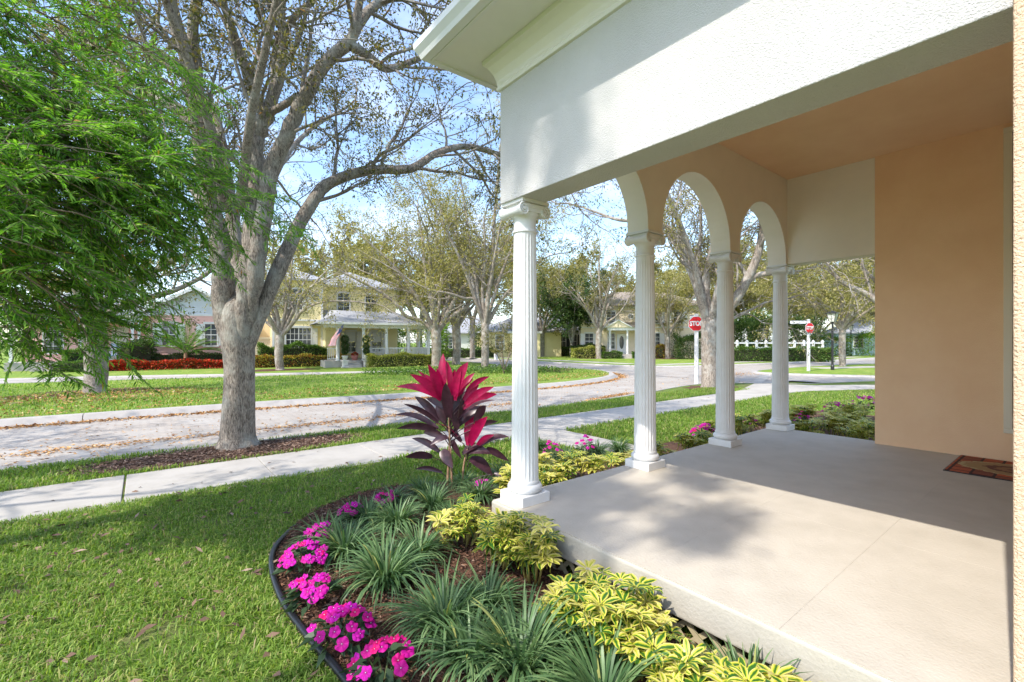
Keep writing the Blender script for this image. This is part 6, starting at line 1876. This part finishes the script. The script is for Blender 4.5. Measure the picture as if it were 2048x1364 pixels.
# white-edged groundcover by the second column
P = np.column_stack([RNG.uniform(4.6, 6.0, 700), RNG.uniform(3.4, 3.75, 700), RNG.uniform(.04, .16, 700)])
v, q = leaves(P, RNG.normal(0, .7, (700, 3)) + (0, 0, .5), .05, .028, RNG)
tag(link('groundcover', npmesh('groundcover', v, q), M['golden_leaf']), 'small pale-edged groundcover along the porch past the second column', 'groundcover', kind='stuff')

# red cordyline --------------------------------------------------------
cp = G(903, 992, .022); YC = 5.45
co = tag(empty('cordyline', (cp[0], cp[1], .02)), 'tall cordyline with magenta top leaves and dark purple lower leaves', 'plant')
o0 = np.array(co.location)


def cc_(x, y, d=0.0): return W(780 + x / 4.13, 690 + y / 4.13, YC + d) - o0


for pts, w in (([(478, 1290), (476, 1150), (482, 1000), (492, 800), (490, 600), (500, 470)], 24), ([(510, 1290), (512, 1150), (505, 1000), (500, 850)], 22), ([(590, 1260), (600, 1080), (615, 960), (640, 860)], 20)):
    P = smooth_path([cc_(a, c) for a, c in pts], 4)
    P[0][2] = min(P[0][2], -.02)
    MB().tube(P, np.linspace(w / 4.13 / 2 / FPX * YC, w / 4.13 / 3 / FPX * YC, len(P)), 9).build('cane', M['cane'], co, smooth=True)


def blade(b, tip, stem, wd, m, rng, name='leaf'):
    """long pointed leaf: petiole, then a folded arching blade"""
    L = np.linalg.norm(tip - b); d = (tip - b) / L
    view = nrm(np.array((-.62, -.78, .25)) + rng.normal(0, .45, 3))
    s_ = nrm(np.cross(d, view)); n_ = np.cross(s_, d)
    if n_ @ view < 0: n_ = -n_
    rows = 9; V = []
    for i in range(rows):
        f = i / (rows - 1)
        w = wd * (math.sin((f * .9 + .10) ** .9 * math.pi) ** .8 if f < 1 else .02)
        c = b + d * L * f + (UPV * .10 + n_ * .03) * L * math.sin(f * math.pi)
        for sg in (-1, 0, 1): V.append(c + s_ * sg * w / 2 + n_ * (abs(sg) * w * .16))
    Q = [(i * 3 + j, i * 3 + j + 1, i * 3 + 4 + j, i * 3 + 3 + j) for i in range(rows - 1) for j in range(2)]
    me = MB().add(V, Q)
    lf = me.build(name, M[m], co, smooth=True)
    P = smooth_path([stem, (stem + b) / 2 + UPV * .012, b + d * .01], 3)
    MB().tube(P, np.linspace(.006, .0045, len(P)), 5).build('petiole', M['purple_leaf'], lf, smooth=True)


crng = np.random.default_rng(5)
PINK = [(440, 460, 440, 70, 90), (430, 450, 315, 160, 80), (420, 450, 165, 240, 80), (420, 430, 290, 240, 55), (520, 420, 645, 140, 100), (500, 400, 490, 170, 55), (630, 380, 820, 260, 55), (610, 460, 735, 330, 70), (620, 490, 860, 345, 70), (600, 520, 885, 405, 85), (420, 440, 50, 345, 70),
        (650, 830, 650, 590, 85), (660, 820, 805, 590, 95), (720, 830, 860, 740, 60), (560, 760, 370, 650, 42), (470, 440, 540, 200, 60), (450, 430, 385, 190, 58), (560, 430, 700, 230, 60), (540, 460, 590, 190, 62), (430, 455, 230, 210, 52), (640, 830, 700, 560, 66), (670, 830, 730, 600, 70)]
DARK = [(490, 600, 460, 310, 100), (520, 600, 625, 280, 105), (480, 540, 300, 440, 78), (410, 620, 205, 425, 80), (400, 640, 110, 485, 50), (400, 690, 40, 575, 55), (380, 700, 55, 690, 68), (590, 800, 450, 690, 62), (430, 750, 275, 720, 78), (410, 880, 180, 770, 62), (600, 640, 780, 510, 92), (580, 600, 870, 455, 50),
        (720, 680, 890, 630, 52), (740, 840, 985, 760, 88), (640, 880, 835, 900, 88), (800, 850, 985, 960, 92), (520, 780, 590, 940, 98), (430, 870, 520, 1020, 104), (350, 920, 120, 925, 78), (430, 1050, 205, 1025, 45), (660, 940, 850, 1090, 112), (860, 1060, 960, 1130, 40), (560, 700, 500, 560, 66), (700, 640, 790, 500, 80), (560, 620, 590, 430, 80), (450, 640, 380, 500, 70), (600, 900, 760, 830, 80), (480, 760, 330, 830, 60)]
for j, (a, b_, c, d_, w) in enumerate(PINK + DARK):
    pink = j < len(PINK)
    Lp = math.hypot(c - a, d_ - b_) / 4.13 / FPX * YC
    dp = crng.uniform(-.55, .45) * Lp
    right = a > 600 or (a > 560 and b_ > 760)
    sx, sy = (640, max(b_ + 70, 870)) if right else (492, b_ + 90)
    if right and b_ < 700: sx, sy = 510, b_ + 110
    blade(cc_(a, b_, dp * .25), cc_(c, d_, dp), cc_(sx, sy), w * .9 / 4.13 / FPX * YC, 'magenta_leaf' if pink else 'purple_leaf', crng)
for j in range(16):      # the far side of the plant
    az = crng.uniform(0, 2 * math.pi); zz = crng.uniform(.55, 1.15); dirv = np.array((math.cos(az) * .5 + .45, math.sin(az) * .5 + .55, 0))
    s0 = cc_(492, 900); s0[2] = zz
    b0 = s0 + dirv * .12 + UPV * .06
    blade(b0, b0 + nrm(dirv + UPV * crng.uniform(-.3, .9)) * crng.uniform(.3, .42), s0, .09, 'purple_leaf' if zz < 1.0 else 'magenta_leaf', crng)

# ------------------------------------------------------------------ loose stuff: mulch chips, fallen leaves, grass
def flat_leaves(name, label, P, L, Wd, m, cat, up=.25, rng=RNG):
    n = len(P); a = rng.uniform(0, 6.28, n)
    D = np.column_stack([np.cos(a), np.sin(a), rng.normal(0, up, n)])
    v, q = leaves(P, D, L * rng.uniform(.6, 1.4, n), Wd * rng.uniform(.7, 1.3, n), rng, fold=.15, droop=0)
    return tag(link(name, npmesh(name, v, q), M[m]), label, cat, kind='stuff')


def inpoly(x, y, poly):
    poly = np.array(poly); c = np.zeros(len(x), bool); j = len(poly) - 1
    for i in range(len(poly)):
        xi, yi = poly[i]; xj, yj = poly[j]
        c ^= ((yi > y) != (yj > y)) & (x < (xj - xi) * (y - yi) / (yj - yi + 1e-12) + xi); j = i
    return c


x, y = RNG.uniform(.7, 2.5, 26000), RNG.uniform(1.4, 5.3, 26000); m_ = inpoly(x, y, bed)
flat_leaves('mulch_chips', 'red-brown shredded bark mulch covering the flower bed', np.column_stack([x[m_], y[m_], RNG.uniform(.022, .045, m_.sum())]), .042, .009, 'chip', 'mulch')
x, y = RNG.uniform(.7, 2.5, 260), RNG.uniform(1.4, 5.0, 260); m_ = inpoly(x, y, bed)
flat_leaves('bed_litter', 'dry brown oak leaves lying on the mulch', np.column_stack([x[m_], y[m_], RNG.uniform(.035, .06, m_.sum())]), .07, .03, 'dark_litter', 'leaf litter')
# mulch and leaves round the oak foot
a = RNG.uniform(0, 6.28, 5200); r_ = np.sqrt(RNG.random(5200))
flat_leaves('oak_litter', 'brown leaf litter and bark round the foot of the big oak', np.column_stack([1.2 + 2.1 * r_ * np.cos(a), 8.5 + .62 * r_ * np.sin(a), RNG.uniform(.012, .035, 5200)]), .05, .02, 'dark_litter', 'leaf litter')
a = RNG.uniform(0, 6.28, 2200); r_ = np.sqrt(RNG.random(2200))
flat_leaves('island_oak_litter', 'brown leaf litter below the oak on the island', np.column_stack([-1.0 + 3.2 * r_ * np.cos(a), 19.6 + 2.0 * r_ * np.sin(a), RNG.uniform(.06, .085, 2200)]), .09, .04, 'litter_leaf', 'leaf litter')
# street drifts
PT = np.array(I_near); seg_ = np.linalg.norm(np.diff(PT, axis=0), axis=1); acc = np.concatenate([[0], np.cumsum(seg_)])
sel = acc[np.searchsorted(PT[:60, 0], -14)], acc[np.argmax(PT[:, 0])]
tt = RNG.uniform(sel[0], sel[1], 7000); gx, gy = np.interp(tt, acc, PT[:, 0]), np.interp(tt, acc, PT[:, 1])
off = .42 + np.abs(RNG.normal(0, .17, 7000)); cx_, cy_ = 10.0, 20.0
nx = np.where(gx > 18.5, .6, 0.0) + 0 * gx; ny = -np.ones_like(gx)
flat_leaves('gutter_leaves', 'golden brown oak leaves drifted along the island kerb', np.column_stack([gx + nx * off, gy + ny * off, -.072 + RNG.uniform(0, .02, 7000)]), .085, .036, 'litter_leaf', 'leaf litter')
n = 5200
x = RNG.uniform(-14, 9, n); y = 10.85 - .012 * x + RNG.normal(0, .13, n) + .5 * (RNG.random(n) < .3) * RNG.normal(0, 1, n)
y2 = RNG.uniform(9.4, 14.2, 1100); x2 = RNG.uniform(-10, 24, 1100)
x3 = RNG.normal(12.3, .8, 900); y3 = 9.95 + .16 * (x3 - 12) + np.abs(RNG.normal(0, .16, 900))
x4 = RNG.normal(26, 1.5, 700); y4 = 12.6 + RNG.normal(0, .5, 700)
X, Yy = np.concatenate([x, x2, x3, x4]), np.concatenate([y, y2, y3, y4])
flat_leaves('street_leaves', 'scattered tan oak leaves lying in bands on the paved street', np.column_stack([X, Yy, np.full(len(X), -.074) + RNG.uniform(0, .012, len(X))]), .062, .027, 'litter_leaf', 'leaf litter', up=.12)
n = 90
flat_leaves('sidewalk_leaves', 'a few dark dry leaves on the concrete sidewalk', np.column_stack([RNG.uniform(-3, 14, n), RNG.uniform(6.52, 7.88, n), np.full(n, .021)]), .062, .026, 'dark_litter', 'leaf litter', up=.1)
n = 900
x, y = RNG.uniform(-3, 3, n), RNG.uniform(1.2, 6.4, n); m_ = ~inpoly(x, y, bed) & (x < 2.3)
flat_leaves('lawn_leaves', 'dry oak leaves scattered in the front lawn', np.column_stack([x[m_], y[m_], RNG.uniform(.02, .045, m_.sum())]), .07, .033, 'dark_litter', 'leaf litter')
x, y = RNG.uniform(-12, 20, 2600), RNG.uniform(15.2, 19, 2600) ** 1.0
flat_leaves('island_leaves', 'tan oak leaves scattered along the island grass edge', np.column_stack([x, 15.2 + (y - 15.2) ** 1.5 / 3, np.full(2600, .07)])[inpoly(x, 15.2 + (y - 15.2) ** 1.5 / 3, I_near)], .1, .045, 'litter_leaf', 'leaf litter')


def noise2(x, y):
    return (np.sin(x * 1.7 + 1.3 * np.sin(y * 1.1)) + np.sin(y * 2.3 + 1.7 * np.sin(x * .9 + 2)) + .7 * np.sin(x * 5.1 + y * 3.7) + .7 * np.sin(x * 3.3 - y * 6.1 + 1)) / 3.4


def grass(name, label, X, Y_, Hh, wd, z0=0.0, lean=.55, mm='grass_blade', rng=RNG):
    n = len(X); a = rng.uniform(0, 6.28, n); H_ = Hh * rng.uniform(.55, 1.25, n); wd = wd * rng.uniform(.7, 1.2, n)
    ln = lean * rng.uniform(.2, 1.7, n)
    o_ = np.column_stack([np.cos(a), np.sin(a), np.zeros(n)]); s_ = np.column_stack([-np.sin(a), np.cos(a), np.zeros(n)])
    b = np.column_stack([X, Y_, np.full(n, z0 - .005)])
    m1 = b + (o_ * (ln * .35)[:, None] + UPV * .62) * H_[:, None]; m2 = b + (o_ * ln[:, None] + UPV * (1 - .32 * ln)[:, None]) * H_[:, None]
    w = (wd / 2)[:, None]
    V = np.stack([b - s_ * w * .8, b + s_ * w * .8, m1 - s_ * w, m1 + s_ * w, m2 - s_ * w * .12, m2 + s_ * w * .12], 1).reshape(-1, 3)
    q = np.array([(0, 1, 3, 2), (2, 3, 5, 4)]); Q = (q[None] + (np.arange(n) * 6)[:, None, None]).reshape(-1, 4)
    return tag(link(name, npmesh(name, V, Q), M[mm]), label, 'grass', kind='stuff')


def cam_xy(x, y): return x * SN - y * CS, x * CS + y * SN


def scatter(n, x0, x1, y0, y1, dens=None):
    x, y = RNG.uniform(x0, x1, n), RNG.uniform(y0, y1, n)
    X, Yc = cam_xy(x, y)
    k = (Yc > 1.6) & (np.abs(X) < Yc * 1.16 + .3)
    return x[k], y[k]


# near lawn, patchy
x, y = scatter(520000, -5, 2.9, 1.0, 6.56)
k = ~inpoly(x, y, bed); x, y = x[k], y[k]
d_ = noise2(x * 1.3, y * 1.3); pr = np.clip(.62 + .62 * d_, .16, 1) * np.clip(4.0 / (cam_xy(x, y)[1] + .8), .25, 1)
pr *= np.where(y > 5.6, 1.25, 1)
k = RNG.random(len(x)) < pr * .85; x, y = x[k], y[k]
grass('lawn_grass', 'coarse green grass of the front lawn beside the flower bed', x, y, .058, .0072, lean=.8)
print('blades', len(x))
x, y = scatter(52000, 2.9, 16, 4.5, 6.56); k = ~inpoly(x, y, bed) & ~((x > 5.5) & (x < 6.55) & (y > 4.6)); x, y = x[k], y[k]
k = RNG.random(len(x)) < np.clip(6.0 / cam_xy(x, y)[1], .2, 1); x, y = x[k], y[k]
x5, y5 = scatter(36000, 8.2, 23.5, 1.5, 6.4); k = ~inpoly(x5, y5, bed) & (y5 < 6.5 - np.clip(x5 - 17.5, 0, 9) * .45); x5, y5 = x5[k], y5[k]
k = RNG.random(len(x5)) < np.clip(9.0 / cam_xy(x5, y5)[1], .2, .9); x5, y5 = x5[k], y5[k]
grass('side_lawn_grass', 'bright green grass of the lawn seen between the columns', np.concatenate([x, x5]), np.concatenate([y, y5]), .075, .015, lean=.6)
x, y = scatter(88000, -6, 17.5, 7.88, 9.22); dd = ((x - 1.2) / 2.0) ** 2 + ((y - 8.55) / .62) ** 2
k = (dd > RNG.uniform(.75, 1.25, len(x))) & (RNG.random(len(x)) < np.clip(7.0 / cam_xy(x, y)[1], .25, 1)) & ~((x > 8) & (y > 8.9) & False); x, y = x[k], y[k]
d_ = noise2(x * 1.1 + 4, y * 1.3); k = RNG.random(len(x)) < np.clip(.75 + .4 * d_, .2, 1); x, y = x[k], y[k]
grass('verge_grass', 'green grass strip between sidewalk and street', x, y, .075, .011, lean=.6)
x, y = scatter(105000, -13, 22, 14.9, 27); k = inpoly(x, y, I_near); x, y = x[k], y[k]
k = RNG.random(len(x)) < np.clip(.55 + .45 * noise2(x * .8, y * .8), .1, 1) * np.clip(13 / cam_xy(x, y)[1], .3, 1); x, y = x[k], y[k]
grass('island_grass', 'sunlit grass of the island between the lanes', x, y, .085, .022, .05, lean=.6)
